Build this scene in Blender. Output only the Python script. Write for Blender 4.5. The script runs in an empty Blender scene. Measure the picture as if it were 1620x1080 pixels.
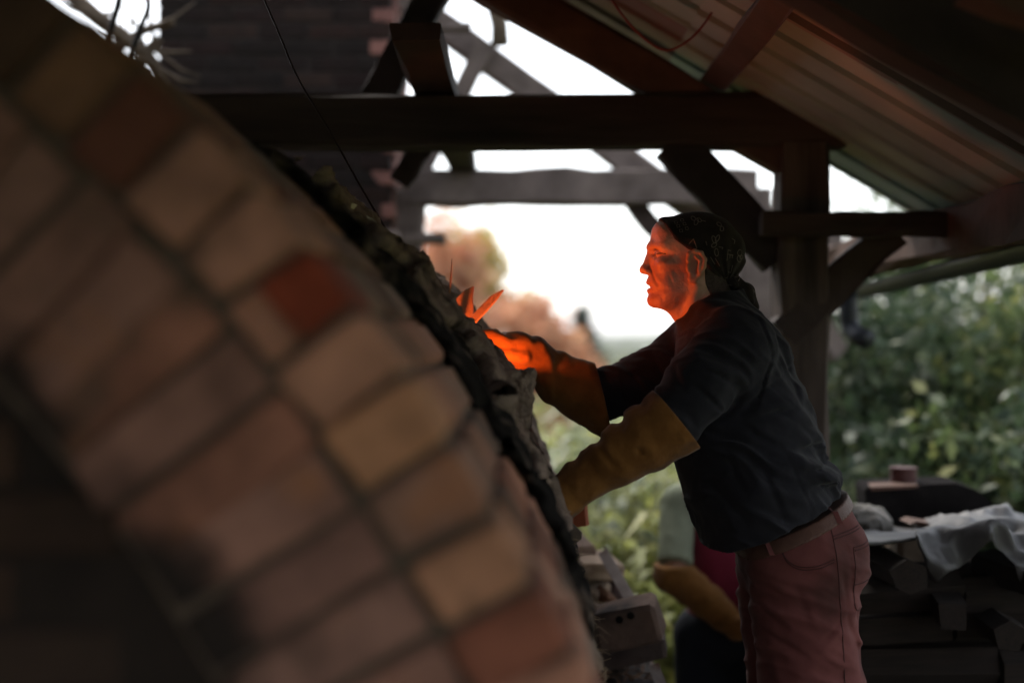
import bpy, bmesh, math, random
import numpy as np
from mathutils import Vector, Matrix

# ------------------------------------------------------------------ camera, sky, sun, exposure
scene = bpy.context.scene
CZ = 1.40                       # camera height
FPX = 2250.0                    # focal length in photograph pixels (50 mm on 36 mm, 1620 px)
cam_data = bpy.data.cameras.new('camera')
cam = bpy.data.objects.new('camera', cam_data)
scene.collection.objects.link(cam)
cam.location = (0, 0, CZ)
cam.rotation_euler = (math.radians(90), 0, 0)
cam_data.lens = 50
cam_data.sensor_width = 36
cam_data.clip_start = 0.05
cam_data.clip_end = 6000
cam_data.dof.use_dof = True
cam_data.dof.focus_distance = 3.36
cam_data.dof.aperture_fstop = 1.12
scene.camera = cam

SUN_EL, SUN_AZ = 50.0, -25.0     # degrees; azimuth clockwise from +Y (veiled sun, high beyond the place and a little to the left)
world = bpy.data.worlds.new('World')
scene.world = world
world.use_nodes = True
wn, wl = world.node_tree.nodes, world.node_tree.links
wn.clear()
w_out = wn.new('ShaderNodeOutputWorld')
w_bg = wn.new('ShaderNodeBackground')
w_sky = wn.new('ShaderNodeTexSky')
w_sky.sky_type = 'NISHITA'
w_sky.sun_disc = False
w_sky.sun_elevation = math.radians(SUN_EL)
w_sky.sun_rotation = math.radians(SUN_AZ)
w_sky.air_density = 1.0
w_sky.dust_density = 1.5
w_sky.ozone_density = 1.0
w_hsv = wn.new('ShaderNodeHueSaturation')      # thin white overcast: the same sky with little of its blue
w_hsv.inputs['Saturation'].default_value = 0.30
wl.new(w_sky.outputs[0], w_hsv.inputs['Color'])
wl.new(w_hsv.outputs[0], w_bg.inputs['Color'])
w_bg.inputs['Strength'].default_value = 0.13
wl.new(w_bg.outputs[0], w_out.inputs['Surface'])

sun_d = bpy.data.lights.new('sun', 'SUN')
sun_d.energy = 1.5
sun_d.angle = math.radians(14)
sun_d.color = (1.0, 0.95, 0.88)
sun = bpy.data.objects.new('sun', sun_d)
scene.collection.objects.link(sun)
_az, _el = math.radians(SUN_AZ), math.radians(SUN_EL)
_sd = Vector((math.sin(_az) * math.cos(_el), math.cos(_az) * math.cos(_el), math.sin(_el)))
sun.rotation_euler = (-_sd).to_track_quat('-Z', 'Y').to_euler()
sun.location = _sd * 20

scene.view_settings.view_transform = 'Standard'
scene.view_settings.look = 'None'
scene.view_settings.gamma = 1
scene.view_settings.use_curve_mapping = False
scene.view_settings.exposure = 1.55
scene.cycles.use_denoising = True
scene.cycles.max_bounces = 6
scene.cycles.diffuse_bounces = 4
scene.cycles.transparent_max_bounces = 8
scene.cycles.sample_clamp_indirect = 6
scene.cycles.caustics_reflective = False
scene.cycles.caustics_refractive = False

# ------------------------------------------------------------------ helpers
C = scene.collection
rnd = random.Random(7)
rng = np.random.default_rng(7)


def P(px, py, d):
    """a point of the place: photograph pixel and its real distance along the view axis"""
    return Vector(((px - 810) / FPX * d, d, CZ - (py - 540) / FPX * d))


def tag(o, label=None, cat=None, group=None, kind=None):
    if label: o['label'] = label
    if cat: o['category'] = cat
    if group: o['group'] = group
    if kind: o['kind'] = kind
    return o


def empty(name, loc=(0, 0, 0)):
    o = bpy.data.objects.new(name, None)
    o.empty_display_size = 0.1
    C.objects.link(o)
    o.location = loc
    return o


def link(name, me, mat=None, parent=None, smooth=False):
    """one mesh object; vertices are in world space, the parent's place is taken off"""
    if mat is not None and len(me.materials) == 0:
        me.materials.append(mat)
    if smooth:
        me.polygons.foreach_set('use_smooth', [True] * len(me.polygons))
    o = bpy.data.objects.new(name, me)
    C.objects.link(o)
    if parent is not None:
        o.parent = parent
        base = Vector((0, 0, 0))
        q = parent
        while q is not None:
            base += q.location
            q = q.parent
        o.location = -base
    return o


def mesh_py(name, verts, faces, mat=None, parent=None, smooth=False):
    me = bpy.data.meshes.new(name)
    me.from_pydata([tuple(v) for v in verts], [], [tuple(f) for f in faces])
    me.validate()
    me.update()
    return link(name, me, mat, parent, smooth)


def mesh_np(name, V, F, mat=None, parent=None, smooth=True):
    """fast path for arrays: V (n,3), F (m,k)"""
    V = np.asarray(V, np.float32); F = np.asarray(F, np.int32)
    me = bpy.data.meshes.new(name)
    me.vertices.add(len(V)); me.vertices.foreach_set('co', V.ravel())
    k = F.shape[1]
    me.loops.add(F.size); me.loops.foreach_set('vertex_index', F.ravel())
    me.polygons.add(len(F))
    me.polygons.foreach_set('loop_start', np.arange(0, F.size, k, dtype=np.int32))
    if smooth:
        me.polygons.foreach_set('use_smooth', np.ones(len(F), bool))
    me.update(calc_edges=True)
    me.validate()
    return link(name, me, mat, parent)


class MB:
    """collects boxes, tubes and prisms into one mesh"""
    def __init__(s): s.v, s.f = [], []

    def add(s, verts, faces):
        n = len(s.v)
        s.v += [tuple(v) for v in verts]
        s.f += [tuple(i + n for i in f) for f in faces]
        return s

    def tube(s, pts, rad, seg=8, cap=True):
        pts = [Vector(p) for p in pts]
        if not hasattr(rad, '__len__'): rad = [rad] * len(pts)
        V, F = [], []
        t0 = (pts[1] - pts[0]).normalized()
        up = Vector((0, 0, 1)) if abs(t0.z) < .9 else Vector((1, 0, 0))
        nrm = t0.cross(up).normalized()
        for i, p in enumerate(pts):
            t = (pts[min(i + 1, len(pts) - 1)] - pts[max(i - 1, 0)]).normalized()
            nrm = (nrm - t * nrm.dot(t)).normalized()
            b = t.cross(nrm)
            for k in range(seg):
                a = 2 * math.pi * k / seg
                V.append(p + (nrm * math.cos(a) + b * math.sin(a)) * rad[i])
        for i in range(len(pts) - 1):
            for k in range(seg):
                F.append((i * seg + k, i * seg + (k + 1) % seg, (i + 1) * seg + (k + 1) % seg, (i + 1) * seg + k))
        if cap:
            F.append(tuple(range(seg))[::-1])
            F.append(tuple((len(pts) - 1) * seg + k for k in range(seg)))
        return s.add(V, F)

    def prism(s, poly, vec):
        """closed polygon of 3D points pushed along vec"""
        n = len(poly); vec = Vector(vec)
        V = [Vector(p) for p in poly] + [Vector(p) + vec for p in poly]
        F = [tuple(range(n))[::-1], tuple(range(n, 2 * n))]
        F += [(i, (i + 1) % n, n + (i + 1) % n, n + i) for i in range(n)]
        return s.add(V, F)

    def build(s, name, mat=None, parent=None, smooth=False):
        return mesh_py(name, s.v, s.f, mat, parent, smooth)


def beam_mesh(a, b, w, h, up=(0, 0, 1), rough=.004, n=7, bow=0.0, seed=0, ends=(0, 0)):
    """a hewn timber from a to b: w wide, h deep along up; arrises chamfered, faces a little uneven"""
    r = random.Random(seed + 11)
    a, b = Vector(a), Vector(b)
    t = (b - a).normalized()
    up = Vector(up); up = (up - t * up.dot(t)).normalized()
    sd = t.cross(up)
    c = min(w, h) * .09
    prof = [(-w / 2 + c, -h / 2), (w / 2 - c, -h / 2), (w / 2, -h / 2 + c), (w / 2, h / 2 - c),
            (w / 2 - c, h / 2), (-w / 2 + c, h / 2), (-w / 2, h / 2 - c), (-w / 2, -h / 2 + c)]
    V, F = [], []
    k = len(prof)
    for i in range(n):
        f = i / (n - 1)
        p = a.lerp(b, f) + up * (bow * 4 * f * (1 - f))
        for (x, y) in prof:
            e = 0
            if i == 0: e = -ends[0] * (y / h)
            if i == n - 1: e = ends[1] * (y / h)
            V.append(p + sd * (x + r.gauss(0, rough)) + up * (y + r.gauss(0, rough)) + t * e)
    for i in range(n - 1):
        for j in range(k):
            F.append((i * k + j, i * k + (j + 1) % k, (i + 1) * k + (j + 1) % k, (i + 1) * k + j))
    F.append(tuple(range(k))[::-1]); F.append(tuple((n - 1) * k + j for j in range(k)))
    return V, F


def beam(name, a, b, w, h, mat, parent, **kw):
    V, F = beam_mesh(a, b, w, h, **kw)
    return mesh_py(name, V, F, mat, parent)


# ------------------------------------------------------------------ noise and signed-distance modelling
_PR = np.random.default_rng(99).permutation(256).astype(np.int32)
_PR2 = np.concatenate([_PR, _PR, _PR])
_VAL = (np.random.default_rng(98).random(256) * 2 - 1).astype(np.float32)


def vnoise(p, seed=0):
    fl = np.floor(p)
    f = (p - fl).astype(np.float32)
    i = fl.astype(np.int32) & 255
    f = f * f * (3 - 2 * f)
    g = 1 - f
    out = 0
    sx = (seed * 37) & 255
    for dx in (0, 1):
        wx = f[:, 0] if dx else g[:, 0]
        hx = _PR2[i[:, 0] + (dx + sx)]
        for dy in (0, 1):
            wxy = wx * (f[:, 1] if dy else g[:, 1])
            hy = _PR2[hx + i[:, 1] + dy]
            for dz in (0, 1):
                out = out + wxy * (f[:, 2] if dz else g[:, 2]) * _VAL[_PR2[hy + i[:, 2] + dz]]
    return out


def fbm(p, oct=3, seed=0):
    o, a = 0, 1.0
    for k in range(oct):
        o = o + a * vnoise(p * (2 ** k), seed + k * 17)
        a *= .5
    return o


def smin(a, b, k):
    h = np.clip(.5 + .5 * (b - a) / k, 0, 1)
    return b * (1 - h) + a * h - k * h * (1 - h)


def smax(a, b, k): return -smin(-a, -b, k)


def rc(p, a, b, ra, rb, sy=1.0):
    """round cone a-b; sy stretches it along Y"""
    a = np.array(a, np.float32); b = np.array(b, np.float32)
    s = np.array([1, 1 / sy, 1], np.float32)
    c = np.array([0, .5 * (a[1] + b[1]), 0], np.float32)
    q = (p - c) * s; a = (a - c) * s; b = (b - c) * s
    ba = b - a
    h = np.clip(((q - a) @ ba) / float(ba @ ba), 0, 1)
    return np.linalg.norm(q - a - h[:, None] * ba, axis=1) - (ra + (rb - ra) * h)


def ell(p, c, r):
    q = p - np.array(c, np.float32); r = np.array(r, np.float32)
    k0 = np.linalg.norm(q / r, axis=1); k1 = np.linalg.norm(q / (r * r), axis=1)
    return k0 * (k0 - 1) / np.maximum(k1, 1e-9)


def segdist(p, a, b):
    a = np.array(a, np.float32); b = np.array(b, np.float32); ba = b - a
    h = np.clip(((p - a) @ ba) / float(ba @ ba), 0, 1)
    return np.linalg.norm(p - a - h[:, None] * ba, axis=1)


def chain(p, pts, k, sy=1.0):
    d = None
    for (a, ra), (b, rb) in zip(pts[:-1], pts[1:]):
        e = rc(p, a, b, ra, rb, sy)
        d = e if d is None else smin(d, e, k)
    return d


def axis(lo, hi, h, fine=None, hf=None):
    """grid coordinates lo..hi at step h, with a finer stretch"""
    if fine is None:
        return np.arange(lo, hi + h, h, dtype=np.float32)
    a = np.arange(lo, fine[0], h); b = np.arange(fine[0], fine[1], hf); c = np.arange(fine[1], hi + h, h)
    return np.concatenate([a, b, c]).astype(np.float32)


def nets(f, ax, ay, az, B=12, slack=1.35):
    """surface nets over the blocks that lie near the surface"""
    A = []
    for a in (ax, ay, az):
        n = len(a); m = (-(n - 1)) % B
        if m: a = np.concatenate([a, a[-1] + (a[-1] - a[-2]) * np.arange(1, m + 1)])
        A.append(a.astype(np.float64))
    nb = [(len(a) - 1) // B for a in A]
    N = [len(a) for a in A]
    cen, hal = [], []
    for a, n in zip(A, nb):
        lo = a[0:-1:B][:n]; hi = a[B::B][:n]
        cen.append((lo + hi) / 2); hal.append((hi - lo) / 2)
    g = np.stack(np.meshgrid(*cen, indexing='ij'), -1).reshape(-1, 3).astype(np.float32)
    r = np.linalg.norm(np.stack(np.meshgrid(*hal, indexing='ij'), -1).reshape(-1, 3), axis=1)
    keep = np.nonzero(np.abs(f(g)) < r * slack)[0]
    bi = np.stack(np.unravel_index(keep, nb), 1) * B
    ids, pos, quads = [], [], []
    loc = np.arange(B + 1)
    G = np.stack(np.meshgrid(loc, loc, loc, indexing='ij'), -1)
    for s in range(0, len(bi), 96):
        b = bi[s:s + 96]
        I = b[:, None, None, None, :] + G[None]
        pts = np.stack([A[k][I[..., k]] for k in range(3)], -1).reshape(-1, 3).astype(np.float32)
        D = f(pts).reshape(I.shape[:-1])
        sg = D < 0
        cnt = sum(sg[:, i:i + B, j:j + B, k:k + B].astype(np.int8) for i in (0, 1) for j in (0, 1) for k in (0, 1))
        act = np.nonzero((cnt > 0) & (cnt < 8))
        if len(act[0]) == 0: continue
        n_, ci, cj, ck = act
        acc = np.zeros((len(n_), 3)); num = np.zeros(len(n_))
        for axn in range(3):
            o1, o2 = [k for k in range(3) if k != axn]
            for u in (0, 1):
                for v in (0, 1):
                    off = [0, 0, 0]; off[o1] = u; off[o2] = v
                    off2 = list(off); off2[axn] = 1
                    d0 = D[n_, ci + off[0], cj + off[1], ck + off[2]]
                    d1 = D[n_, ci + off2[0], cj + off2[1], ck + off2[2]]
                    m = (d0 < 0) != (d1 < 0)
                    t = np.where(m, d0 / np.where(m, d0 - d1, 1), 0)
                    q = np.zeros((len(n_), 3)); q[:] = off; q[:, axn] = t
                    acc += q * m[:, None]; num += m
        rel = acc / num[:, None]
        cell = b[n_] + np.stack([ci, cj, ck], 1)
        w = np.stack([A[k][cell[:, k]] + rel[:, k] * (A[k][cell[:, k] + 1] - A[k][cell[:, k]]) for k in range(3)], 1)
        ids.append((cell[:, 0] * N[1] + cell[:, 1]) * N[2] + cell[:, 2]); pos.append(w)
        for axn in range(3):
            o1, o2 = (axn + 1) % 3, (axn + 2) % 3
            sl0 = [slice(0, B)] * 3; sl1 = [slice(0, B)] * 3; sl1[axn] = slice(1, B + 1)
            s0 = sg[(slice(None),) + tuple(sl0)]; s1 = sg[(slice(None),) + tuple(sl1)]
            e = np.nonzero(s0 != s1)
            if len(e[0]) == 0: continue
            base = b[e[0]] + np.stack(e[1:], 1)
            okm = (base[:, o1] > 0) & (base[:, o2] > 0)
            base = base[okm]; fl = s0[e][okm]
            def gid(du, dv):
                c = base.copy(); c[:, o1] -= du; c[:, o2] -= dv
                return (c[:, 0] * N[1] + c[:, 1]) * N[2] + c[:, 2]
            q = np.stack([gid(1, 1), gid(0, 1), gid(0, 0), gid(1, 0)], 1)
            q[~fl] = q[~fl][:, ::-1]
            quads.append(q)
    ids = np.concatenate(ids); pos = np.concatenate(pos); quads = np.concatenate(quads)
    o = np.argsort(ids); ids = ids[o]; pos = pos[o]
    k = np.searchsorted(ids, quads.ravel()); k = np.minimum(k, len(ids) - 1)
    ok = (ids[k] == quads.ravel()).reshape(-1, 4).all(1)
    return pos, k.reshape(-1, 4)[ok]


# ------------------------------------------------------------------ materials
def new_mat(name):
    m = bpy.data.materials.new(name); m.use_nodes = True
    nt = m.node_tree
    return m, nt.nodes, nt.links, nt.nodes['Principled BSDF']


def mat(name, c1, c2=None, scale=6.0, rough=.85, bump=.25, bscale=None, stretch=(1, 1, 1), metal=0.0, spec=.3,
        c3=None, s3=1.5, c4=None, s4=4.0, t4=(.6, .74), obj_color=False, per_island=0.0, bdist=.01, coord='Object', detail=6, sheen=0.0, t3=(.52, .62), crease=0.0, cscale=16.0):
    """uneven two-tone surface with fine relief; c3 = large patches of a third colour"""
    m, N, L, bs = new_mat(name)
    tc = N.new('ShaderNodeTexCoord'); mp = N.new('ShaderNodeMapping')
    L.new(tc.outputs[coord], mp.inputs['Vector']); mp.inputs['Scale'].default_value = stretch
    nz = N.new('ShaderNodeTexNoise'); nz.inputs['Scale'].default_value = scale; nz.inputs['Detail'].default_value = detail
    nz.inputs['Roughness'].default_value = .62
    L.new(mp.outputs[0], nz.inputs['Vector'])
    rp = N.new('ShaderNodeValToRGB')
    rp.color_ramp.elements[0].position = .32; rp.color_ramp.elements[1].position = .68
    rp.color_ramp.elements[0].color = (*c1, 1); rp.color_ramp.elements[1].color = (*(c2 or c1), 1)
    L.new(nz.outputs['Fac'], rp.inputs['Fac'])
    col = rp.outputs['Color']
    if obj_color:
        oi = N.new('ShaderNodeObjectInfo')
        mx = N.new('ShaderNodeMixRGB'); mx.blend_type = 'MULTIPLY'; mx.inputs[0].default_value = 1
        L.new(col, mx.inputs[1]); L.new(oi.outputs['Color'], mx.inputs[2]); col = mx.outputs[0]
        ad = N.new('ShaderNodeVectorMath'); ad.operation = 'ADD'
        sc_ = N.new('ShaderNodeVectorMath'); sc_.operation = 'SCALE'; sc_.inputs['Scale'].default_value = 37.0
        cx = N.new('ShaderNodeCombineXYZ')
        L.new(oi.outputs['Random'], cx.inputs[0]); L.new(oi.outputs['Random'], cx.inputs[2])
        L.new(cx.outputs[0], sc_.inputs[0]); L.new(mp.outputs[0], ad.inputs[0]); L.new(sc_.outputs[0], ad.inputs[1])
        L.new(ad.outputs[0], nz.inputs['Vector'])
        src = ad.outputs[0]
    else:
        src = mp.outputs[0]
    if c3:
        n3 = N.new('ShaderNodeTexNoise'); n3.inputs['Scale'].default_value = s3; n3.inputs['Detail'].default_value = 4
        L.new(src, n3.inputs['Vector'])
        r3 = N.new('ShaderNodeValToRGB'); r3.color_ramp.elements[0].position = t3[0]; r3.color_ramp.elements[1].position = t3[1]
        L.new(n3.outputs['Fac'], r3.inputs['Fac'])
        m3 = N.new('ShaderNodeMixRGB'); L.new(r3.outputs['Color'], m3.inputs[0]); L.new(col, m3.inputs[1])
        m3.inputs[2].default_value = (*c3, 1); col = m3.outputs[0]
    if c4:
        n4 = N.new('ShaderNodeTexNoise'); n4.inputs['Scale'].default_value = s4; n4.inputs['Detail'].default_value = 3
        of4 = N.new('ShaderNodeVectorMath'); of4.operation = 'ADD'; of4.inputs[1].default_value = (11.3, 4.7, 8.1)
        L.new(src, of4.inputs[0]); L.new(of4.outputs[0], n4.inputs['Vector'])
        r4_ = N.new('ShaderNodeValToRGB'); r4_.color_ramp.elements[0].position = t4[0]; r4_.color_ramp.elements[1].position = t4[1]
        L.new(n4.outputs['Fac'], r4_.inputs['Fac'])
        m4 = N.new('ShaderNodeMixRGB'); L.new(r4_.outputs['Color'], m4.inputs[0]); L.new(col, m4.inputs[1])
        m4.inputs[2].default_value = (*c4, 1); col = m4.outputs[0]
    if per_island:
        ge = N.new('ShaderNodeNewGeometry')
        mr = N.new('ShaderNodeMapRange'); mr.inputs[3].default_value = 1 - per_island; mr.inputs[4].default_value = 1 + per_island
        L.new(ge.outputs['Random Per Island'], mr.inputs[0])
        hs = N.new('ShaderNodeHueSaturation'); L.new(mr.outputs[0], hs.inputs['Value']); L.new(col, hs.inputs['Color']); col = hs.outputs[0]
    L.new(col, bs.inputs['Base Color'])
    bs.inputs['Roughness'].default_value = rough
    bs.inputs['Metallic'].default_value = metal
    bs.inputs['Specular IOR Level'].default_value = spec
    if sheen:
        bs.inputs['Sheen Weight'].default_value = sheen
    if bump:
        nb = N.new('ShaderNodeTexNoise'); nb.inputs['Scale'].default_value = bscale or scale * 3; nb.inputs['Detail'].default_value = 8
        nb.inputs['Roughness'].default_value = .65
        L.new(src, nb.inputs['Vector'])
        bp = N.new('ShaderNodeBump'); bp.inputs['Strength'].default_value = bump; bp.inputs['Distance'].default_value = bdist
        L.new(nb.outputs['Fac'], bp.inputs['Height']); L.new(bp.outputs[0], bs.inputs['Normal'])
        if crease:            # soft crumples of cloth or leather
            nc = N.new('ShaderNodeTexNoise'); nc.noise_type = 'RIDGED_MULTIFRACTAL'; nc.inputs['Scale'].default_value = cscale; nc.inputs['Detail'].default_value = 2.0
            nc.inputs['Distortion'].default_value = .6
            L.new(src, nc.inputs['Vector'])
            b2 = N.new('ShaderNodeBump'); b2.inputs['Strength'].default_value = crease; b2.inputs['Distance'].default_value = .012
            L.new(nc.outputs['Fac'], b2.inputs['Height']); L.new(b2.outputs[0], bp.inputs['Normal'])
    return m


def leaf_mat(name, c1, c2, c3=None, trans=.35, rough=.5):
    """leaves: colour differs from leaf to leaf, light comes through"""
    m, N, L, bs = new_mat(name)
    ge = N.new('ShaderNodeNewGeometry')
    rp = N.new('ShaderNodeValToRGB'); e = rp.color_ramp.elements
    e[0].color = (*c1, 1); e[1].color = (*c2, 1)
    if c3:
        e[1].position = .75; k = e.new(1.0); k.color = (*c3, 1)
    L.new(ge.outputs['Random Per Island'], rp.inputs['Fac'])
    L.new(rp.outputs[0], bs.inputs['Base Color']); bs.inputs['Roughness'].default_value = rough
    bs.inputs['Specular IOR Level'].default_value = .4
    tr = N.new('ShaderNodeBsdfTranslucent'); L.new(rp.outputs[0], tr.inputs['Color'])
    mx = N.new('ShaderNodeMixShader'); mx.inputs[0].default_value = trans
    L.new(bs.outputs[0], mx.inputs[1]); L.new(tr.outputs[0], mx.inputs[2])
    L.new(mx.outputs[0], N['Material Output'].inputs['Surface'])
    return m


M = {}
M['brick'] = mat('fired_brick', (.72, .60, .55), (1.55, 1.26, 1.14), scale=9, rough=.92, bump=.5, bscale=40, obj_color=True, c3=(.10, .065, .045), s3=7, t3=(.60, .74), c4=(.36, .15, .075), s4=6, t4=(.62, .76), bdist=.006)
M['brick_dark'] = mat('sooty_brick', (.6, .6, .6), (1.3, 1.25, 1.2), scale=6, rough=.95, bump=.4, bscale=30, obj_color=True, bdist=.006)
M['mortar'] = mat('sandy_mortar', (.075, .052, .038), (.13, .092, .066), scale=14, rough=.97, bump=.6, bscale=60)
M['soot'] = mat('soot_and_hole_black', (.006, .006, .006), (.018, .016, .015), scale=22, rough=1, bump=.8, bscale=70, spec=.05)
M['felt'] = mat('gap_shade_felt', (.007, .006, .006), (.022, .019, .017), scale=22, rough=1, bump=1, bscale=60, spec=.05, c3=(.13, .098, .08), s3=11, t3=(.54, .68))
M['fibre'] = mat('clay_fibre_blanket', (.17, .125, .10), (.36, .275, .228), scale=24, rough=1, bump=1.0, bscale=90, spec=.05, c3=(.045, .035, .03), s3=8, t3=(.50, .68), bdist=.012)
M['timber'] = mat('dark_oak_timber', (.020, .014, .012), (.052, .036, .030), scale=5, rough=.85, bump=.5, bscale=9, stretch=(1, 1, 1), detail=9)
M['timber_x'] = mat('dark_beam_grain_along', (.012, .009, .008), (.075, .052, .042), scale=7, rough=.9, bump=.9, bscale=12, stretch=(.12, 1, 1), detail=9)
M['timber_z'] = mat('dark_post_grain_upright', (.022, .016, .014), (.13, .095, .077), scale=7, rough=.9, bump=.9, bscale=12, stretch=(1, 1, .10), detail=9)
M['timber_red'] = mat('red_brown_timber', (.06, .032, .022), (.115, .06, .042), scale=6, rough=.8, bump=.4, bscale=12, detail=9)
M['timber_grey'] = mat('weathered_timber', (.10, .078, .070), (.20, .158, .142), scale=7, rough=.9, bump=.5, bscale=14, detail=9)
M['post'] = mat('stripped_log_post', (.16, .12, .10), (.27, .21, .18), scale=8, rough=.9, bump=.5, bscale=14, stretch=(1, 1, .2), detail=9)

# mouth bricks: soot towards the inner end, also standing in for shadow there
M['brick_smoke_shade'] = M['brick'].copy(); M['brick_smoke_shade'].name = 'smoke_shade_brick'
_nt = M['brick_smoke_shade'].node_tree; _b = _nt.nodes['Principled BSDF']
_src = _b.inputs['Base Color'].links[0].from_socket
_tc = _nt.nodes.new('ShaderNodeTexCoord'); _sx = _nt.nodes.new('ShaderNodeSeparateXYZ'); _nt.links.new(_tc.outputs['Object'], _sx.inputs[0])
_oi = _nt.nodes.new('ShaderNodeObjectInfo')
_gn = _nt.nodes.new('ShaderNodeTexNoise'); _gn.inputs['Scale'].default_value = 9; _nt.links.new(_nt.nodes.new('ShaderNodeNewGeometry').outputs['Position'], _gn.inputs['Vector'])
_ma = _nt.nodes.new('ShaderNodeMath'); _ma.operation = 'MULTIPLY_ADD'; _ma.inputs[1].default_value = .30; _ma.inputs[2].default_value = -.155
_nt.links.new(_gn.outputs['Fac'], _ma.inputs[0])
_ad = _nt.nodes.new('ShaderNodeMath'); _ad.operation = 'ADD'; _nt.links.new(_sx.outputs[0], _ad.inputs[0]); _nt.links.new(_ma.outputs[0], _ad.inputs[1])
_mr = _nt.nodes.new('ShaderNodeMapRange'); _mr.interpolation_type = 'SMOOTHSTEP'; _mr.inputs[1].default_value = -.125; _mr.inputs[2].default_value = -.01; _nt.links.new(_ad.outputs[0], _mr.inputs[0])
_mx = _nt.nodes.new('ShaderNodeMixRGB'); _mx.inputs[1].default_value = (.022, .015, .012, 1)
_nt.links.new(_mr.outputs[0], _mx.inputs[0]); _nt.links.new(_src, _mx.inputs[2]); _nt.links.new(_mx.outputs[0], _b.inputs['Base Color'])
# ------------------------------------------------------------------ ground and far land
def ground_mat():
    return mat('grass_ground', (.05, .075, .02), (.11, .13, .04), scale=1.2, rough=.95, bump=.4, bscale=20, c3=(.16, .13, .06), s3=.35)


M['grass_ground'] = ground_mat()
GZ = -.50            # the shed stands on a raised floor; the garden lies half a metre lower
M['earth'] = mat('trodden_earth', (.06, .045, .035), (.12, .09, .068), scale=5, rough=.95, bump=.6, bscale=30)
g = []
gf = []
xs = [-3000, -800, -250, -80, -30, -12, -4, 4, 12, 30, 80, 250, 800, 3000]
ys = [-400, -60, -15, 0, 6, 12, 20, 32, 50, 80, 130, 220, 400, 900, 3500]
for y in ys:
    for x in xs:
        z = GZ - (max(0, y - 8) * .010 if y < 400 else 4.0)      # the land falls gently away behind the shed
        g.append((x, y, z))
nx = len(xs)
for j in range(len(ys) - 1):
    for i in range(nx - 1):
        gf.append((j * nx + i, j * nx + i + 1, (j + 1) * nx + i + 1, (j + 1) * nx + i))
o = mesh_py('ground', g, gf, M['grass_ground']); tag(o, kind='structure')
o = MB().prism([Vector((-3.2, -3.2, 0)), Vector((-3.2, 4.68, 0)), Vector((2.3, 4.68, 0)), Vector((2.3, -3.2, 0))], (0, 0, GZ - .1)).build('shed_floor', M['earth']); tag(o, kind='structure')
M['hill'] = mat('far_hill', (.05, .07, .03), (.09, .10, .045), scale=.02, rough=.95, bump=0)
hv, hf = [], []
n = 60
for i in range(n + 1):
    x = -1500 + 3000 * i / n
    top = 2 + 9 * (1 + math.sin(i * .31 + 1)) + 5 * math.sin(i * .83)
    for (yy, zz) in ((760, -9), (860, top * .55 - 4), (960, top), (1300, -9)):
        hv.append((x, yy, zz))
for i in range(n):
    for k in range(3):
        hf.append((i * 4 + k, (i + 1) * 4 + k, (i + 1) * 4 + k + 1, i * 4 + k + 1))
o = mesh_py('hills', hv, hf, M['hill'], smooth=True); tag(o, kind='structure')

# ------------------------------------------------------------------ the kiln
KC = [(-2.35, -.25), (-2.28, .1), (-2.1, .42), (-1.85, .66), (-1.6, .78), (-1.35, .80), (-1.1, .74), (-.85, .62), (-.65, .48), (-.471, .355), (-.36, .256), (-.254, .152), (-.168, .045),
      (-.107, -.035), (-.058, -.112), (.000, -.207), (.047, -.29), (.085, -.362), (.155, -.60), (.20, -.85), (.225, -1.1), (.24, -1.40)]
KC = np.array(KC)
KC[:, 1] += CZ


def smooth_curve(pts, n=8):
    out = []
    for i in range(len(pts) - 1):
        p0 = pts[max(i - 1, 0)]; p1 = pts[i]; p2 = pts[i + 1]; p3 = pts[min(i + 2, len(pts) - 1)]
        for k in range(n):
            t = k / n
            out.append(.5 * ((2 * p1) + (p2 - p0) * t + (2 * p0 - 5 * p1 + 4 * p2 - p3) * t * t + (3 * p1 - p0 - 3 * p2 + p3) * t ** 3))
    out.append(pts[-1])
    return np.array(out)


KS = smooth_curve(KC)
KL = np.concatenate([[0], np.cumsum(np.linalg.norm(np.diff(KS, axis=0), axis=1))])


def kcurve(s):
    """arc length -> point, tangent, outward normal of the kiln's outer arch line"""
    x = np.interp(s, KL, KS[:, 0]); z = np.interp(s, KL, KS[:, 1])
    e = .03
    tx = np.interp(s + e, KL, KS[:, 0]) - np.interp(s - e, KL, KS[:, 0])
    tz = np.interp(s + e, KL, KS[:, 1]) - np.interp(s - e, KL, KS[:, 1])
    l = math.hypot(tx, tz); tx /= l; tz /= l
    return (x, z), (tx, tz), (-tz if tx > 0 and False else -tz, tx)


def ks_of(px, py, d):
    """arc length nearest to a photograph pixel at distance d"""
    q = P(px, py, d)
    return KL[np.argmin((KS[:, 0] - q.x) ** 2 + (KS[:, 1] - q.z) ** 2)]


KY0, KY1 = 1.5, 5.3
kiln = empty('brick_kiln', (-.9, 3.0, 0))
tag(kiln, 'long arched brick kiln with sooty torn clay cover, filling the left foreground', 'kiln')


def brick_mesh(name, lx, ly, lz, seed, bev=.007):
    r = random.Random(seed)
    bm = bmesh.new()
    bmesh.ops.create_cube(bm, size=1)
    for v in bm.verts:
        v.co = Vector((v.co.x * lx + r.gauss(0, .0022), v.co.y * ly + r.gauss(0, .0022), v.co.z * lz + r.gauss(0, .0022)))
    bmesh.ops.bevel(bm, geom=list(bm.edges), offset=bev, segments=1, affect='EDGES')
    for v in bm.verts:
        v.co += Vector((r.gauss(0, .0012), r.gauss(0, .0012), r.gauss(0, .0012)))
    me = bpy.data.meshes.new(name); bm.to_mesh(me); bm.free()
    return me


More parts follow.
